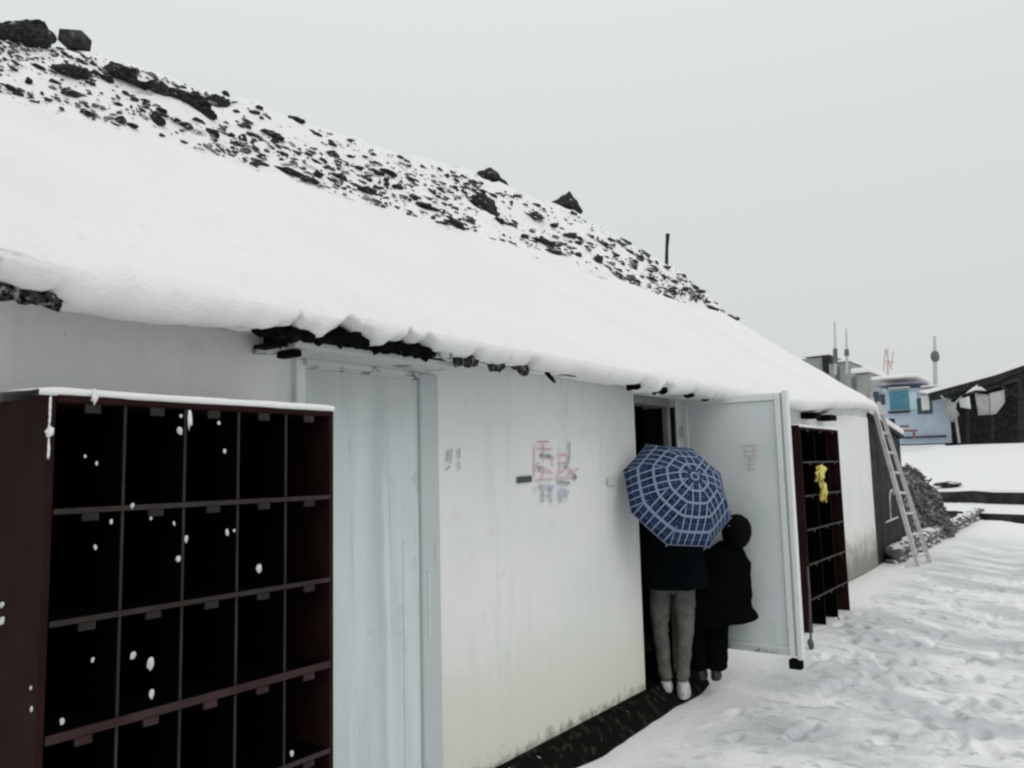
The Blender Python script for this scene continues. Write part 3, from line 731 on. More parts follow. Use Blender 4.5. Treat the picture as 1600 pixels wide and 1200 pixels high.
# stick beside the far cabinet
a = at_x(1262, 885, -1.95); b = at_x(1262, 985, -1.92)
mb = MB(); mb.tube([(a.x, a.y, a.z), ((a.x+b.x)/2, a.y-.05, (a.z+b.z)/2), (a.x+.02, a.y-.12, .12)], [.007, .008, .009], 8); mb.ball((a.x+.02, a.y-.12, .17), .025, 2, (1, 1, 1.6), .3, 2, 2)
tag(mb.build('broom', mat('grey_broom', (.10, .10, .105), .7), smooth=True), 'short grey broom standing between the open door leaf and the far cabinet', 'broom')

# ------------------------------------------------------------------ falling snow in front of the near cabinet
fl = [(133, 713, 4), (151, 724, 5), (281, 673, 9), (283, 650, 5), (342, 661, 5), (351, 705, 6), (207, 790, 6), (174, 815, 5), (236, 810, 4), (272, 818, 4), (291, 842, 6), (279, 873, 8), (149, 855, 5), (355, 832, 6), (366, 829, 4), (405, 888, 9), (208, 1024, 8), (235, 1037, 12), (237, 1084, 8), (145, 1031, 5), (97, 1127, 7), (49, 1108, 5), (3, 945, 7), (3, 970, 8), (456, 1177, 6), (48, 1075, 4)]
fm = []
for k in range(4):
    bm = bmesh.new(); bmesh.ops.create_icosphere(bm, subdivisions=2, radius=1)
    for v in bm.verts: v.co *= 1+.5*mnoise.noise(v.co*1.6+Vector((k*4, 0, 0)))
    me = bpy.data.meshes.new('snowflake'); bm.to_mesh(me); bm.free(); me.materials.append(SNOW); me.polygons.foreach_set('use_smooth', [True]*len(me.polygons)); fm.append(me)
for i, (px, py, s_) in enumerate(fl):
    d = ray(px, py); L = random.uniform(1.15, 1.9)
    if px < 520: L = min(L, 1.95/abs(d.x)*.98)
    o = bpy.data.objects.new('snowflake', fm[i % 4]); COL.objects.link(o); o.location = Vector((0, 0, CAMZ))+d*L
    r = s_*.5*L/F_PX; o.scale = (r*.9, r*.9, r*random.uniform(1.1, 1.9)); o.rotation_euler = (random.uniform(-.3, .3), random.uniform(-.3, .3), 0)
    tag(o, 'white snowflake falling through the air in front of the house', 'snowflake', 'falling snowflakes')

# ------------------------------------------------------------------ people
def place_parent(o, root): o.parent = root; return o
def head(root, c, rz, r, hair_long=False, tilt=0):
    """c centre of head in root space, facing +y rotated by rz; returns hair object; head itself is in the body mesh"""
    mb = MB(); M = Matrix.Translation(c) @ Matrix.Rotation(rz, 4, 'Z') @ Matrix.Rotation(tilt, 4, 'Y')
    g_ = bmesh.ops.create_icosphere(mb.bm, subdivisions=4, radius=1)
    for v in g_['verts']:
        x, y, z = v.co
        if y > .25 and z < .45: y = .25+(y-.25)*.15     # leave the face free
        v.co = Vector((x*r*.98, y*r*1.1-.008, z*r*(1.12 if z > 0 else (1.25 if hair_long else .95))+.01))
        v.co *= 1+.05*mnoise.noise(Vector((v.co.x*60, v.co.y*60, v.co.z*14)))
    bmesh.ops.transform(mb.bm, matrix=M, verts=g_['verts'])
    return mb.build('hair', HAIR, root, True)
def face_bits(bm, c, rz, r):
    M = Matrix.Translation(c) @ Matrix.Rotation(rz, 4, 'Z')
    for (x, y, z, sx, sy, sz) in ((0, 1.0, -.1, .13, .2, .2), (-.93, 0, -.05, .1, .2, .3), (.93, 0, -.05, .1, .2, .3), (0, .9, -.48, .28, .1, .07)):
        g_ = bmesh.ops.create_icosphere(bm, subdivisions=2, radius=1)
        for v in g_['verts']: v.co = Vector(((x+v.co.x*sx)*r, (y+v.co.y*sy)*r, (z+v.co.z*sz)*r))
        bmesh.ops.transform(bm, matrix=M, verts=g_['verts'])
def hand_pts(wrist, d, up, side, curl=1.0, s=1.0):
    """five finger chains leaving a palm; returns pts, edges, radii relative to index of wrist=0"""
    d = Vector(d).normalized(); up = Vector(up).normalized(); sd_ = d.cross(up).normalized()*side
    pts = [Vector(wrist), Vector(wrist)+d*.05*s]; ed = [(0, 1)]; ra = [.022*s, .03*s]
    for k, (off, ln) in enumerate(((-.027, .058), (-.009, .068), (.009, .064), (.027, .05))):
        a = Vector(wrist)+d*.085*s+sd_*off*s; i0 = len(pts)
        b = a+(d*.6-up*.8*curl)*ln*.5*s; c = b+(-d*.3*curl-up*.8)*ln*.45*s
        pts += [a, b, c]; ed += [(1, i0), (i0, i0+1), (i0+1, i0+2)]; ra += [.010*s, .0085*s, .0075*s]
    i0 = len(pts); a = Vector(wrist)+d*.03*s-sd_*.035*s; b = a-sd_*.02*s+d*.03*s-up*.02*s; c = b+d*.01*s+sd_*.02*s-up*.025*s
    pts += [a, b, c]; ed += [(1, i0), (i0, i0+1), (i0+1, i0+2)]; ra += [.012*s, .010*s, .0085*s]
    return pts, ed, ra

# --- adult under the umbrella, seen from behind, looking in through the doorway
PA = empty('person', (-2.43, 5.16, .035), math.radians(22))
tag(PA, 'adult in dark jacket and grey trousers in the doorway, back turned, under a checked umbrella', 'person')
hr_ = (.17, .20, 1.07)
pts = [(-.01, .0, .86), (-.01, .02, 1.0), (-.01, .03, 1.18), (-.01, .04, 1.33), (0, .06, 1.42), (0, .09, 1.52), (0, .10, 1.60)]
rad = [(.13, .10), (.12, .09), (.14, .10), (.12, .08), .05, .085, .07]
ed = [(0, 1), (1, 2), (2, 3), (3, 4), (4, 5), (5, 6)]
def add(base, chain, rr_):
    i = base
    for p_, r_ in zip(chain, rr_):
        pts.append(p_); rad.append(r_); ed.append((i, len(pts)-1)); i = len(pts)-1
    return i
add(0, [(-.09, 0, .80), (-.105, .015, .45), (-.075, -.01, .09), (-.08, .10, .04)], [.085, .058, .038, .035])
add(0, [(.075, 0, .80), (.07, .02, .45), (.035, -.01, .09), (.035, .10, .04)], [.085, .058, .038, .035])
wl = add(3, [(-.17, .03, 1.33), (-.23, .03, 1.10), (-.17, .18, .98)], [.055, .042, .028])
wr = add(3, [(.15, .03, 1.33), (.22, .05, 1.12), (hr_[0], hr_[1], hr_[2])], [.055, .042, .028])
for wi, wpos, dr, sd_ in ((wl, (-.17, .18, .98), (.5, .6, -.2), 1), (wr, hr_, (-.2, .8, .2), -1)):
    hp, he, hrad = hand_pts(wpos, dr, (0, 0, 1), sd_)
    off = len(pts)
    pts += [tuple(p_) for p_ in hp[1:]]; rad += hrad[1:]
    for a, b in he: ed.append((wi if a == 0 else off+a-1, off+b-1))
body = skin('body', pts, ed, rad, SKINM, PA)
bm = bmesh.new(); bm.from_mesh(body.data); face_bits(bm, (0, .10, 1.56), 0, .085); bm.to_mesh(body.data); bm.free()
for p_ in body.data.polygons: p_.use_smooth = True
head(PA, (0, .085, 1.57), 0, .105)
for sx, xx, fx in ((-1, -.09, -.075), (1, .075, .035)):
    pass
tr = skin('trousers', [(-.005, 0, .86), (-.085, 0, .76), (-.10, .0, .60), (-.105, .01, .44), (-.085, -.01, .25), (-.075, -.02, .085), (.075, 0, .76), (.075, .0, .60), (.07, .01, .44), (.05, -.01, .25), (.035, -.02, .085)],
          [(0, 1), (1, 2), (2, 3), (3, 4), (4, 5), (0, 6), (6, 7), (7, 8), (8, 9), (9, 10)], [(.13, .11), .088, .078, .062, .052, .046, .088, .078, .062, .052, .046], TROUS, PA)
mb = MB(); mb.loft([(.005, 0, .725, .22, .15), (.005, 0, .74, .23, .158), (.005, 0, .88, .225, .15), (0, .01, 1.0, .215, .145), (-.01, .02, 1.15, .205, .15), (-.01, .03, 1.27, .205, .14), (-.01, .035, 1.36, .15, .105), (0, .045, 1.42, .075, .07), (0, .05, 1.46, .07, .068)], 44, wob=.035)
mb.build('jacket', COATN, PA, True)
skin('sleeve', [(-.15, .03, 1.33), (-.20, .03, 1.27), (-.25, .03, 1.09), (-.21, .10, 1.02), (-.175, .165, .985)], [(0, 1), (1, 2), (2, 3), (3, 4)], [.07, .07, .06, .055, .045], COATN, PA)
skin('sleeve', [(.13, .03, 1.33), (.19, .03, 1.27), (.235, .05, 1.12), (.21, .12, 1.08), (.175, .18, 1.07)], [(0, 1), (1, 2), (2, 3), (3, 4)], [.07, .07, .06, .055, .045], COATN, PA)
for xx, yy in ((-.075, .03), (.04, .02)):
    mb = MB(); mb.loft([(xx, yy+.0, .0, .045, .115), (xx, yy, .02, .047, .12), (xx, yy-.01, .05, .045, .11), (xx, yy-.04, .085, .04, .065), (xx, yy-.045, .10, .034, .045)], 20); o = mb.build('shoe', SHOE, PA, True)
# --- child in a long black coat, bent over to the right beside the leaf
PB = empty('person', (-2.255, 5.40, .115), math.radians(18))
tag(PB, 'small person in long black coat bending over beside the open door leaf, black-haired', 'person')
pts = [(-.03, 0, .47), (.02, 0, .60), (.08, .0, .74), (.125, 0, .86), (.16, .0, .92), (.195, -.01, .99), (.20, -.01, 1.04)]
rad = [(.09, .08), .08, .09, .075, .035, .075, .06]
ed = [(0, 1), (1, 2), (2, 3), (3, 4), (4, 5), (5, 6)]
add(0, [(-.085, 0, .43), (-.095, .02, .25), (-.09, 0, .07), (-.09, .08, .03)], [.06, .045, .032, .028])
add(0, [(.02, 0, .43), (.01, .02, .25), (.005, 0, .07), (.005, .08, .03)], [.06, .045, .032, .028])
wl = add(3, [(.04, .02, .86), (-.01, .07, .70), (-.02, .16, .60)], [.042, .035, .022])
wr = add(3, [(.20, .01, .82), (.225, .06, .66), (.20, .15, .58)], [.042, .035, .022])
for wi, wpos, dr, sd_ in ((wl, (-.02, .16, .60), (0, .9, -.3), 1), (wr, (.20, .15, .58), (0, .9, -.3), -1)):
    hp, he, hrad = hand_pts(wpos, dr, (0, 0, 1), sd_, s=.75)
    off = len(pts); pts += [tuple(p_) for p_ in hp[1:]]; rad += hrad[1:]
    for a, b in he: ed.append((wi if a == 0 else off+a-1, off+b-1))
body = skin('body', pts, ed, rad, SKINM, PB)
bm = bmesh.new(); bm.from_mesh(body.data); face_bits(bm, (.195, 0, 1.01), 0, .078); bm.to_mesh(body.data); bm.free()
for p_ in body.data.polygons: p_.use_smooth = True
head(PB, (.195, -.012, 1.01), 0, .104, True, .15)
mb = MB(); mb.ball((.155, -.113, 1.06), .009, 2, (1.2, .5, .8)); mb.build('hair_clip', PINP, PB, True)
skin('trousers', [(-.03, 0, .50), (-.10, 0, .42), (-.105, .01, .25), (-.10, -.005, .04), (.03, 0, .42), (.02, .01, .25), (.012, -.005, .04)],
     [(0, 1), (1, 2), (2, 3), (0, 4), (4, 5), (5, 6)], [.10, .095, .088, .078, .095, .088, .078], COATB, PB)
mb = MB(); mb.loft([(.06, 0, .375, .230, .16, .16), (.055, 0, .385, .25, .165, .16), (.04, 0, .48, .24, .15, .1), (.04, 0, .60, .225, .13, .05), (.06, 0, .72, .21, .12, 0), (.09, 0, .82, .185, .11, -.1), (.145, 0, .89, .11, .09, -.2), (.165, 0, .935, .06, .06, -.2)], 44, wob=.05)
mb.build('coat', COATB, PB, True)
skin('sleeve', [(.05, .01, .86), (.01, .03, .80), (-.02, .07, .70), (-.025, .15, .61)], [(0, 1), (1, 2), (2, 3)], [.055, .055, .05, .04], COATB, PB)
skin('sleeve', [(.19, .01, .84), (.225, .02, .78), (.235, .06, .67), (.205, .14, .59)], [(0, 1), (1, 2), (2, 3)], [.055, .055, .05, .04], COATB, PB)
for xx in (-.09, .005):
    mb = MB(); mb.loft([(xx, .03, .0, .036, .09), (xx, .03, .015, .038, .095), (xx, .02, .04, .036, .085), (xx, -.005, .07, .03, .05)], 18); mb.build('shoe', SHOED, PB, True)

def crumple(o, amp, fr, cuts=0):
    bm = bmesh.new(); bm.from_mesh(o.data)
    if cuts: bmesh.ops.subdivide_edges(bm, edges=bm.edges[:], cuts=cuts, use_grid_fill=True, smooth=.6)
    bm.normal_update()
    for v in bm.verts:
        c = v.co; n = mnoise.noise(Vector((c.x*fr*.7, c.y*fr*.7, c.z*fr*1.5+c.x*3)))+.5*mnoise.noise(Vector((c.x*fr*2, c.y*fr*2, c.z*fr*2.6)))
        v.co = c+v.normal*(amp*(n-.1))
    bm.to_mesh(o.data); bm.free(); o.data.polygons.foreach_set('use_smooth', [True]*len(o.data.polygons))
for root_ in (PA, PB):
    for o in [c_ for c_ in bpy.data.objects if c_.parent == root_]:
        k = o.name.split('.')[0]
        if k in ('jacket', 'coat'): crumple(o, .016, 9, 2)
        elif k in ('trousers', 'sleeve'): crumple(o, .011, 11)
# ------------------------------------------------------------------ umbrella
def plaid():
    M = bpy.data.materials.new('plaid_cloth'); M.use_nodes = True; t = M.node_tree; b = t.nodes['Principled BSDF']; b.inputs['Roughness'].default_value = .7; b.inputs['Specular IOR Level'].default_value = .1
    uv = t.nodes.new('ShaderNodeUVMap'); uv.uv_map = 'UVMap'; s_ = t.nodes.new('ShaderNodeSeparateXYZ'); t.links.new(uv.outputs[0], s_.inputs[0])
    def mth(op, a, c=None):
        x = t.nodes.new('ShaderNodeMath'); x.operation = op
        for i, v in enumerate((a, c)):
            if v is None: continue
            if isinstance(v, (int, float)): x.inputs[i].default_value = v
            else: t.links.new(v, x.inputs[i])
        return x.outputs[0]
    def line(c, freq, off, wd):   # 1 on the line
        f = mth('FRACT', mth('ADD', mth('MULTIPLY', c, freq), off)); return mth('LESS_THAN', mth('ABSOLUTE', mth('SUBTRACT', f, .5)), wd)
    U, Vv = s_.outputs['X'], s_.outputs['Y']
    main = mth('MAXIMUM', line(U, 8.2, .0, .10), line(Vv, 5.2, .15, .085))
    thin = mth('MAXIMUM', line(U, 8.2, .5, .035), line(Vv, 5.2, .65, .03))
    band = mth('MAXIMUM', line(U, 4.1, .25, .22), line(Vv, 2.6, .3, .22))
    def mixc(f, a, c):
        x = t.nodes.new('ShaderNodeMixRGB'); t.links.new(f, x.inputs[0])
        for i, v in ((1, a), (2, c)):
            if isinstance(v, tuple): x.inputs[i].default_value = (*v, 1)
            else: t.links.new(v, x.inputs[i])
        return x.outputs[0]
    c = mixc(band, (.004, .010, .034), (.013, .026, .075))
    c = mixc(mth('MULTIPLY', thin, .6), c, (.09, .14, .24)); c = mixc(mth('MULTIPLY', main, .85), c, (.27, .34, .46))
    t.links.new(c, b.inputs['Base Color']); return M
PLAID = plaid()
NAVY = mat('navy_trim', (.16, .17, .26), .6)
UB = empty('umbrella', (0, 0, 0)); tag(UB, 'blue checked umbrella tilted back over the adult in the doorway', 'umbrella')
R_ = .385; NP = 8; HD = .25
def dome(r): return -HD*(r/R_)**2*(.72+.28*(r/R_)**2)
def rib_pt(k, v, shrink=1): a = 2*math.pi*k/NP; r = R_*v*shrink; return Vector((math.cos(a)*r, math.sin(a)*r, dome(r)))
bm = bmesh.new(); uvl = bm.loops.layers.uv.new('UVMap'); NV, NU = 16, 8
for k in range(NP):
    grid = []
    for j in range(NV+1):
        v = .02+.98*j/NV; row = []
        a = rib_pt(k, v); b = rib_pt(k+1, v); wdt = (b-a).length
        for i in range(NU+1):
            u = i/NU; p_ = a.lerp(b, u); sag = 4*u*(1-u)
            p_ = p_*(1+(.045*v-.055*v**4)*sag)
            p_.z -= .012*sag*v
            row.append((bm.verts.new(p_), (u-.5)*wdt*1.0, v*R_))
        grid.append(row)
    for j in range(NV):
        for i in range(NU):
            q = (grid[j][i], grid[j][i+1], grid[j+1][i+1], grid[j+1][i]); f = bm.faces.new([w_[0] for w_ in q])
            for lp_, w_ in zip(f.loops, q): lp_[uvl].uv = (w_[1]*1.25*2/1.0+.5, w_[2]/R_)
me = bpy.data.meshes.new('canopy'); bm.to_mesh(me); bm.free(); can = link('canopy', me, PLAID, UB, True)
so_ = can.modifiers.new('thick', 'SOLIDIFY'); so_.thickness = .0015
for k in range(NP):
    mb = MB(); mb.tube([rib_pt(k, v)-Vector((0, 0, .006)) for v in np.linspace(.03, 1.0, 8)], .0022, 6); mb.ball(rib_pt(k, 1.01)-Vector((0, 0, .004)), .006, 1); mb.build('rib', METAL, UB, True)
    mb = MB(); mb.tube([rib_pt(k, .5)-Vector((0, 0, .008)), Vector((0, 0, -.20))], .0018, 6); mb.build('strut', METAL, UB, True)
mb = MB(); pr = [rib_pt(k, 1.0).lerp(rib_pt(k+1, 1.0), u)*(1-.010*4*u*(1-u))-Vector((0, 0, .012*4*u*(1-u))) for k in range(NP) for u in np.linspace(0, 1, 7)[:-1]]
mb.tube(pr+[pr[0]], .0045, 6, cap=False); mb.build('hem', NAVY, UB, True)
mb = MB(); mb.tube([(0, 0, .0), (0, 0, -.58)], .0045, 8); mb.build('shaft', METAL, UB, True)
mb = MB(); mb.tube([(0, 0, -.005), (0, 0, .02), (0, 0, .05)], [.010, .006, .004], 10); mb.ball((0, 0, .052), .006, 2); mb.build('tip', METAL, UB, True)
mb = MB(); mb.tube([(0, 0, -.56), (0, 0, -.66), (.01, 0, -.69), (.035, 0, -.70), (.055, 0, -.68), (.055, 0, -.66)], .011, 10); mb.build('handle', DARK, UB, True)
toward = Vector((.434, -.9, .05)).normalized(); rgt = Vector((.9, .434, 0)).normalized()
ax = (toward*.78+Vector((0, 0, 1))*.42+rgt*.44).normalized()
hand_w = PA.matrix_basis @ Vector((hr_[0], hr_[1]+.09, hr_[2]-.02))
UB_AP = at_y(1086, 744, 4.68)
q = ax.to_track_quat('Z', 'Y').to_matrix().to_4x4() @ Matrix.Rotation(.30, 4, 'Z'); q.translation = UB_AP; UB.matrix_world = q

# ------------------------------------------------------------------ ladder
ld = empty('ladder', (-2.02, 12.45, .12)); tag(ld, 'pale wooden ladder leaning on the far corner of the snowy eave', 'ladder')
inv = Matrix.Translation(-ld.location)
fa, fb = at_y(1436, 882, 12.1), at_y(1455, 880, 12.55); fa.z = min(fa.z, .2); fb.z = min(fb.z, .2)
ta, tb = at_y(1361, 622, 12.20), at_y(1372, 628, 12.50)
fa.z = fb.z = .08
def LP(o): o.parent = ld; o.matrix_parent_inverse = inv; return o
for a, b in ((fa, ta), (fb, tb)):
    mb = MB(); mb.bar(a, b, .036, .055); LP(mb.build('rail', WOODL))
for k in range(8):
    u = (k+.7)/8.4; mb = MB(); mb.tube([fa.lerp(ta, u), fb.lerp(tb, u)], .019, 8); LP(mb.build('rung', WOODL, smooth=True))

# ------------------------------------------------------------------ shed past the house end
shed = empty('shed', (-2.9, 13, 0)); tag(shed, 'low black timber shed joined to the far end of the white house', 'shed')
inv = Matrix.Translation(-shed.location)
def SP(o): o.parent = shed; o.matrix_parent_inverse = inv; return o
mb = MB()
for k in range(9):
    y = 11.96+k*.25; mb.box(-2.58-.004*(k % 2), -2.545-.004*(k % 2), y, y+.246, .1, 2.2-.03*k)
mb.box(-4.6, -2.585, 14.17, 14.21, .1, 1.98)
SP(mb.build('wall', WOODD))
mb = MB(); M = Matrix.Translation((0, 11.95, 2.22)) @ Matrix.Rotation(math.radians(-6.5), 4, 'X'); mb.box(-4.8, -2.5, 0, 2.4, 0, .05, M=M); rf = SP(mb.build('roof', WOODD))
mb = MB(); mb.box(-4.8, -2.49, .02, 2.38, .051, .15, M=M, bev=.03); o = SP(mb.build('snow_cap', SNOW, smooth=False)); o.parent = rf; o.matrix_parent_inverse = Matrix()
a = at_y(1384, 790, 13.0); 
mb = MB(); mb.tube([(-2.535, 13.0, .72), (-2.53, 13.0, 1.02), (-2.53, 13.06, 1.12), (-2.53, 13.2, 1.15), (-2.53, 13.32, 1.08)], .016, 8); mb.tube([(-2.53, 12.6, .70), (-2.53, 13.5, .72)], .014, 8)
SP(mb.build('pipe', mat('pale_pipe', (.5, .5, .5), .5)))
# dark leaning pole behind the ladder
a = at_y(1392, 655, 14.6); b = at_y(1402, 745, 14.9)
mb = MB(); mb.tube([a, a.lerp(b, .45)+Vector((.02, 0, 0)), (b.x, b.y, b.z), (b.x+.05, b.y, .2)], [.06, .05, .035, .03], 8)
tag(mb.build('pole', WOODD, smooth=True), 'crooked dark pole leaning at the far corner of the black shed', 'pole')
# low stone wall running on from the shed
mb = MB(); rr = random.Random(9)
for k in range(62):
    y = 12.4+k*.17; 
    for lv in range(2):
        mb.ball((-2.42+.004*k*0+rr.uniform(-.03, .03), y+rr.uniform(-.04, .04), .14+lv*.16), rr.uniform(.10, .13), 2, (1.0, 1.1, .8), .3, 2, k*3+lv)
tag(mb.build('stone_wall', STONEW), 'low rough stone wall running from the shed past the brushwood pile', 'stone wall')
# brushwood pile
pa = at_y(1405, 745, 17.0); pb = at_y(1490, 812, 17.0); pk = at_y(1412, 732, 17.0)
mb = MB(); cx = (pa.x+pb.x)/2-.2
bp = bmesh.ops.create_icosphere(mb.bm, subdivisions=4, radius=1)
for v in bp['verts']:
    c = v.co; n_ = 1+.12*mnoise.noise(c*3)
    sh = 1-.25*max(0, c.x)
    v.co = Vector((pk.x+.1+c.x*(pb.x-pk.x-.1)*(1.0 if c.x > 0 else .8)*n_, 17.0+c.y*.9*n_, .2+max(-.1, c.z)*(pk.z-.2)*n_*(1-.45*max(0, c.x)**1.2)))
for k in range(520):
    th = rr.uniform(-1.3, 1.3); ph = rr.uniform(.05, 1.4)
    n = Vector((math.sin(th)*math.cos(ph)*1.0, -math.cos(th)*math.cos(ph), math.sin(ph)))
    p_ = Vector((pk.x+.1+n.x*(pb.x-pk.x-.1)*(1.0 if n.x > 0 else .8), 17.0+n.y*.9, .2+n.z*(pk.z-.2)*(1-.45*max(0, n.x)**1.2)))
    dr = Vector((rr.gauss(.7, .5), rr.gauss(0, .4), rr.gauss(-.5, .3))).normalized()*rr.uniform(.08, .18)
    mb.tube([p_-dr, p_+dr+Vector((0, 0, .02))], rr.uniform(.008, .018), 4)
tag(mb.build('brushwood_pile', TARP), 'grey mound of stacked brushwood beside the low stone wall beyond the ladder', 'brushwood pile')
# small dark slot in the snow field
a = at_y(1480, 757, 24.9)
mb = MB(); p_ = at_y(1481, 757, 27.5); mb.ball((p_.x, p_.y, p_.z), .28, 3, (1.2, .8, .32), .2, 2, 4)
tag(mb.build('rock', ROCKD), 'flat dark rock lying alone in the sloping snow field', 'rock')

# ------------------------------------------------------------------ far buildings
FY = 46.0
def P_(px, py, Y=FY): return at_y(px, py, Y)
def slab(mb, px0, py0, px1, py1, Y, dep, bev=0):
    a = P_(px0, py1, Y); b = P_(px1, py0, Y); mb.box(min(a.x, b.x), max(a.x, b.x), Y, Y+dep, a.z, b.z, bev=bev); return mb
TEAL = mat('teal_glass', (.05, .19, .27), .25, noise=(1.2, (.09, .27, .33), .4, .6), spec=.5)
CYAN = mat('pale_cyan_panel', (.45, .66, .70), .5, noise=(2, (.6, .72, .76), .4, .7))
PALEB = mat('pale_blue_render', (.47, .56, .66), .8, noise=(1.2, (.40, .48, .58), .4, .7))
LILAC = mat('pale_lilac_trim', (.52, .50, .60), .8, noise=(2, (.64, .64, .7), .4, .7))
GLASSD = mat('dark_glass', (.03, .05, .055), .25, spec=.5)
GREYB = mat('grey_concrete', (.33, .34, .33), .85, noise=(1.0, (.24, .25, .24), .45, .7))
bl_ = empty('pavilion', P_(1410, 690)); tag(bl_, 'pale blue-white building with a large teal window and snowy flat roof', 'building')
def BP(root):
    inv_ = Matrix.Translation(-root.location)
    def f(o, par=None):
        o.parent = par or root
        if not par: o.matrix_parent_inverse = inv_
        return o
    return f
B = BP(bl_)
mb = MB(); slab(mb, 1366, 603, 1478, 696, FY, 4); B(mb.build('wall', PALEB))
mb = MB(); slab(mb, 1362, 596, 1440, 602, FY-.5, 5); slab(mb, 1441, 606, 1476, 611, FY-.3, 4.6); B(mb.build('cornice', LILAC))
mb = MB(); slab(mb, 1360, 583, 1430, 594, FY-.55, 5.2, bev=.12); slab(mb, 1438, 600, 1478, 605, FY-.35, 4.8, bev=.06); B(mb.build('snow_cover', SNOW))
mb = MB(); slab(mb, 1391, 609, 1419, 640, FY-.06, .05); wn = B(mb.build('window', TEAL)); wn['label'] = 'large teal window'
mb = MB(); slab(mb, 1388, 641, 1421, 646, FY-.2, .19); B(mb.build('sill', WOODD), wn)
mb = MB(); slab(mb, 1388, 603.5, 1421.6, 608, FY-.1, .09); B(mb.build('frame', WHITEP), wn)
mb = MB(); slab(mb, 1422, 612, 1432, 640, FY-.05, .04); B(mb.build('cyan_panel', CYAN))
for (x0, x1) in ((1434, 1439.5), (1443, 1455)):
    mb = MB(); slab(mb, x0, 622, x1, 647, FY-.06, .05); wn = B(mb.build('window', GLASSD))
    mb = MB(); slab(mb, x0-.8, 619.5, x1+.8, 621.5, FY-.1, .09); B(mb.build('frame', WHITEP), wn)
mb = MB(); slab(mb, 1440.5, 618, 1451, 641, FY-.12, .05); B(mb.build('shutter', WHITEP))
mb = MB(); slab(mb, 1412, 680, 1478, 685, FY-.15, .14); B(mb.build('base_course', WOODD))
mb = MB(); slab(mb, 1366, 612, 1372, 640, FY-.2, .15); slab(mb, 1376, 616, 1382, 632, FY-.06, .05); B(mb.build('side_window', GLASSD))
# roof mast with reddish frame
a = P_(1387, 584, FY+2)
def mast(name, pts, rads, mt, label, cat, extra_fn=None):
    root = empty(name, pts[0]); tag(root, label, cat); f = BP(root)
    mb = MB(); mb.tube(pts, rads, 8); f(mb.build('pole', mt)); 
    if extra_fn: extra_fn(f)
    return root
RUST = mat('faded_rust', (.56, .46, .45), .8); PALEG = mat('haze_paled_grey', (.50, .52, .52), .7); MIDG = mat('mid_grey_paint', (.13, .14, .14), .7)  # mast grey is lightened, distance haze put into its colour
def ex1(f):
    mb = MB(); c = P_(1388, 562, FY+2)
    k = .037
    for (a0, b0), (a1, b1) in (((-8, -18), (-3, 17)), ((-3, 17), (3, -16)), ((8, 12), (3, -12)), ((-8, -2), (8, -4))): mb.tube([c+Vector((a0*k, 0, b0*k)), c+Vector((a1*k, 0, b1*k))], .035, 6)
    f(mb.build('lattice', RUST))
mast('roof_mast', [P_(1387, 586, FY+2), P_(1387, 543, FY+2)], [.06, .03], RUST, 'reddish lattice mast on the roof of the pale blue building', 'mast', ex1)
def ex2(f):
    mb = MB(); c = P_(1461, 557, 52); mb.ball(c, .30, 3, (.8, .8, 1.2)); f(mb.build('loudspeaker', MIDG, smooth=True))
mast('mast', [P_(1462, 604, 52), P_(1461, 560, 52), P_(1460.5, 525, 52)], [.13, .11, .07], PALEG, 'tall thin mast with a bulge halfway up behind the right roof', 'mast', ex2)
for i, (px, top, b0, b1, lb) in enumerate(((1305, 502, 545, 567, 'left one of two dark-footed poles above the grey blocks behind the roof end'), (1323, 514, 546, 556, 'right one of two dark-footed poles above the grey blocks, the shorter one'))):
    def ex3(f, px=px, b0=b0, b1=b1):
        mb = MB(); mb.tube([P_(px, b1, 58), P_(px, b0, 58)], [.17, .15], 8); f(mb.build('collar', MIDG))
    mast('mast', [P_(px+.5, 585, 58.0), P_(px, 545, 58.0), P_(px-1, top, 58.0)], [.10, .08, .05], PALEG, lb, 'mast', ex3)
# grey blocks behind the roof end
for (x0, y0_, x1, y1_, lb, Y) in ((1304, 566, 1327, 640, 'plain grey block of a building behind the snowy roof end, left of its snow-topped neighbour', 60), (1330, 584, 1359, 660, 'small grey building with white snow on its flat roof beyond the end of the eave', 56), (1256, 557, 1296, 620, 'low grey roof edge showing above the sloping end of the snowy roof', 62)):
    root = empty('building', P_((x0+x1)/2, 690, Y)); tag(root, lb, 'building'); f = BP(root)
    mb = MB(); slab(mb, x0, y0_, x1, 700, Y, 4); f(mb.build('wall', GREYB))
    if y0_ != 557:
        mb = MB(); slab(mb, x0-1, y0_-(11 if x0 == 1330 else 4), x1+1, y0_-.3, Y-.2, 4.4, bev=.1); f(mb.build('snow_cover', SNOW))
        mb = MB(); slab(mb, x0+2, y0_+6, x0+7, y0_+30, Y-.06, .05); f(mb.build('window', MIDG))
    else:
        mb = MB(); slab(mb, x0-1, y0_-3, x1, y0_-.3, Y-.2, 4.4); f(mb.build('snow_cover', SNOW))
        mb = MB(); a = P_(1285, 556, Y-1); b = P_(1299, 582, Y-1); mb.box(a.x, b.x, Y-1.2, Y-.21, b.z, a.z); f(mb.build('chimney', WOODD))
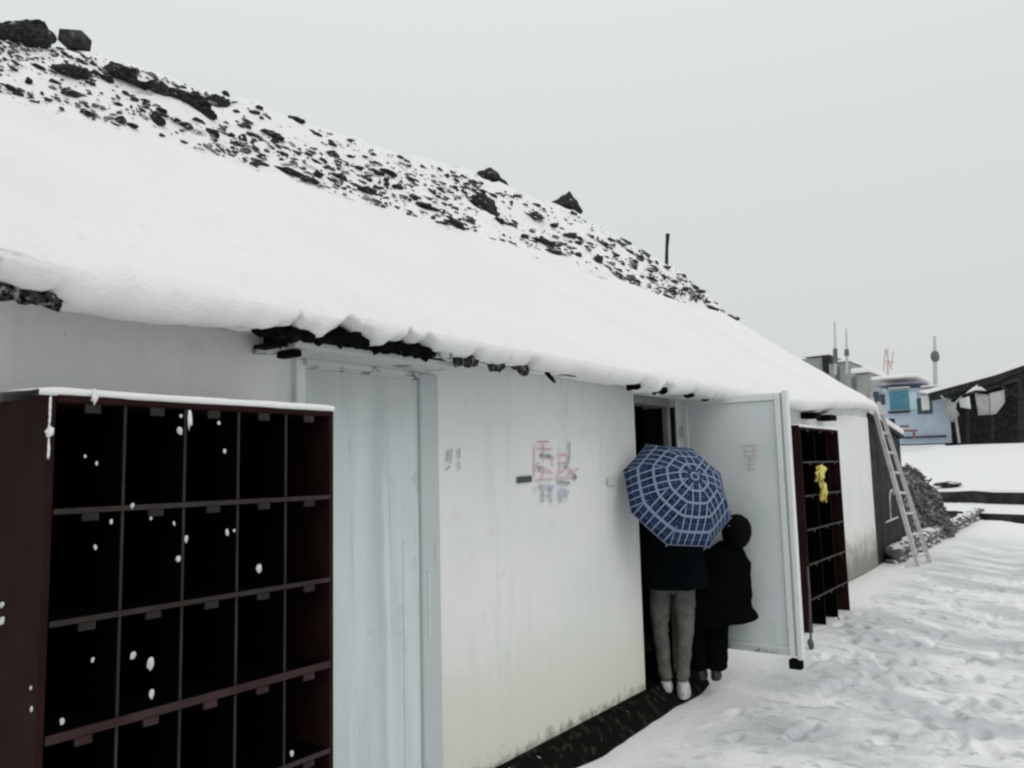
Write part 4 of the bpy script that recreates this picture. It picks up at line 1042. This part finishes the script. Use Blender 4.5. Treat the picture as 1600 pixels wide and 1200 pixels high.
# dark open shed at the right
sh = empty('open_shed', P_(1540, 690)); tag(sh, 'large black open-fronted shed with snow-edged roof rising to the right', 'shed'); f = BP(sh)
def poly(mb, pl, Y0, Y1):
    a = [mb.bm.verts.new(P_(x, y, FY)+Vector((0, Y0-FY, 0))) for x, y in pl]; b = [mb.bm.verts.new(v.co+Vector((0, Y1-Y0, 0))) for v in a]
    mb.bm.faces.new(a); mb.bm.faces.new(b[::-1])
    for i in range(len(a)): mb.bm.faces.new((a[i], a[(i+1) % len(a)], b[(i+1) % len(a)], b[i]))
    return mb
mb = MB(); poly(mb, [(1456, 618), (1500, 606), (1560, 590), (1600, 576), (1680, 556), (1680, 562), (1600, 584), (1560, 600), (1500, 616), (1458, 626)], FY-1.2, FY+6); f(mb.build('roof', WOODD))
mb = MB(); poly(mb, [(1440, 614), (1462, 609), (1500, 598), (1540, 586), (1560, 577), (1600, 566), (1680, 543), (1680, 555), (1600, 575), (1560, 589), (1500, 605), (1456, 617)], FY-1.25, FY+6); f(mb.build('snow_cover', SNOW, smooth=False))
mb = MB(); poly(mb, [(1474, 626), (1560, 603), (1600, 590), (1680, 566), (1680, 700), (1474, 700)], FY+.6, FY+.75); f(mb.build('back_wall', WOODD))
mb = MB(); poly(mb, [(1592, 575), (1600, 573), (1604, 700), (1594, 700)], FY-1.1, FY-.7); f(mb.build('post', WOODD))
for px in (1512, 1550):
    mb = MB(); mb.tube([P_(px, 692, FY-.9), P_(px, 612, FY-.9)], .08, 8); f(mb.build('post', WOODD))
mb = MB(); a = P_(1575, 594, FY-.9); mb.tube([P_(1560, 600, FY-.9), P_(1592, 622, FY-.9)], .08, 6); mb.tube([P_(1570, 622, FY-.9), P_(1600, 590, FY-.9)], .07, 6); f(mb.build('brace', WOODD))
CLOTH = mat('pale_cloth', (.50, .49, .48), .9, noise=(3, (.38, .37, .37), .45, .65), bump=(4, .5, .1))
CLOTHW = mat('white_cloth', (.74, .75, .74), .9, bump=(4, .4, .1))
def cloth(pl, label, mt, Y):
    mb = MB(); n = 10
    poly(mb, pl, Y, Y+.12); bmesh.ops.triangulate(mb.bm, faces=mb.bm.faces[:]); bmesh.ops.subdivide_edges(mb.bm, edges=mb.bm.edges[:], cuts=3, use_grid_fill=True)
    for v in mb.bm.verts: v.co.y += .12*math.sin(v.co.x*7)+.05*math.sin(v.co.z*4+v.co.x*3)
    tag(mb.build('hanging_cloth', mt, smooth=True), label, 'cloth')
cloth([(1527, 616), (1549, 619), (1550, 649), (1532, 650)], 'left pale cloth hanging under the black shed roof', CLOTH, FY-1.05)
cloth([(1550, 617), (1572, 611), (1573, 630), (1560, 648), (1551, 650)], 'right pale cloth hanging under the black shed roof, the larger one', mat('grey_cloth', (.42, .41, .41), .9, noise=(3, (.5, .5, .5), .45, .65)), FY-1.1)
cloth([(1503, 626), (1520, 622), (1522, 641), (1505, 638)], 'small bright white cloth beside the post of the black shed', CLOTHW, FY-1.3)
cloth([(1514, 618), (1532, 603), (1546, 613), (1530, 612)], 'white triangular cloth strung close under the shed roof', CLOTHW, FY-1.35)
# pale pump or stand before the shed
st = empty('stand', P_(1487, 690, FY-1.6)); tag(st, 'pale grey upright stand with two legs and broad top before the black shed', 'stand'); f = BP(st)
Y = FY-1.6
mb = MB(); mb.ball(P_(1486, 643, Y), .36, 3, (.8, .5, 1.4), .25, 2, 2); f(mb.build('top', GREYB, smooth=True))
for x0, x1 in ((1483, 1485), (1493, 1499)):
    mb = MB(); mb.tube([P_(x0, 650, Y), P_(x1, 692, Y)], .06, 8); f(mb.build('leg', GREYB))
mb = MB(); mb.tube([P_(1470, 618, Y), P_(1484, 634, Y)], .06, 6); mb.tube([P_(1503, 620, Y), P_(1488, 634, Y)], .06, 6); f(mb.build('arm', GREYB))
# low reddish bench
bn = empty('bench', P_(1417, 682, FY-4)); tag(bn, 'low reddish-brown bench dusted with snow before the pale blue building', 'bench'); f = BP(bn)
RB = mat('reddish_wood', (.20, .09, .09), .7, snowtop=.7)
Y = FY-4
mb = MB(); slab(mb, 1404, 671, 1430, 675, Y, .5); f(mb.build('seat', RB))
mb = MB(); slab(mb, 1406, 664, 1420, 668, Y+.45, .05); f(mb.build('backrest', RB))
for x0 in (1407, 1426):
    mb = MB(); slab(mb, x0, 675.3, x0+2, 684, Y+.05, .4); f(mb.build('leg', RB))
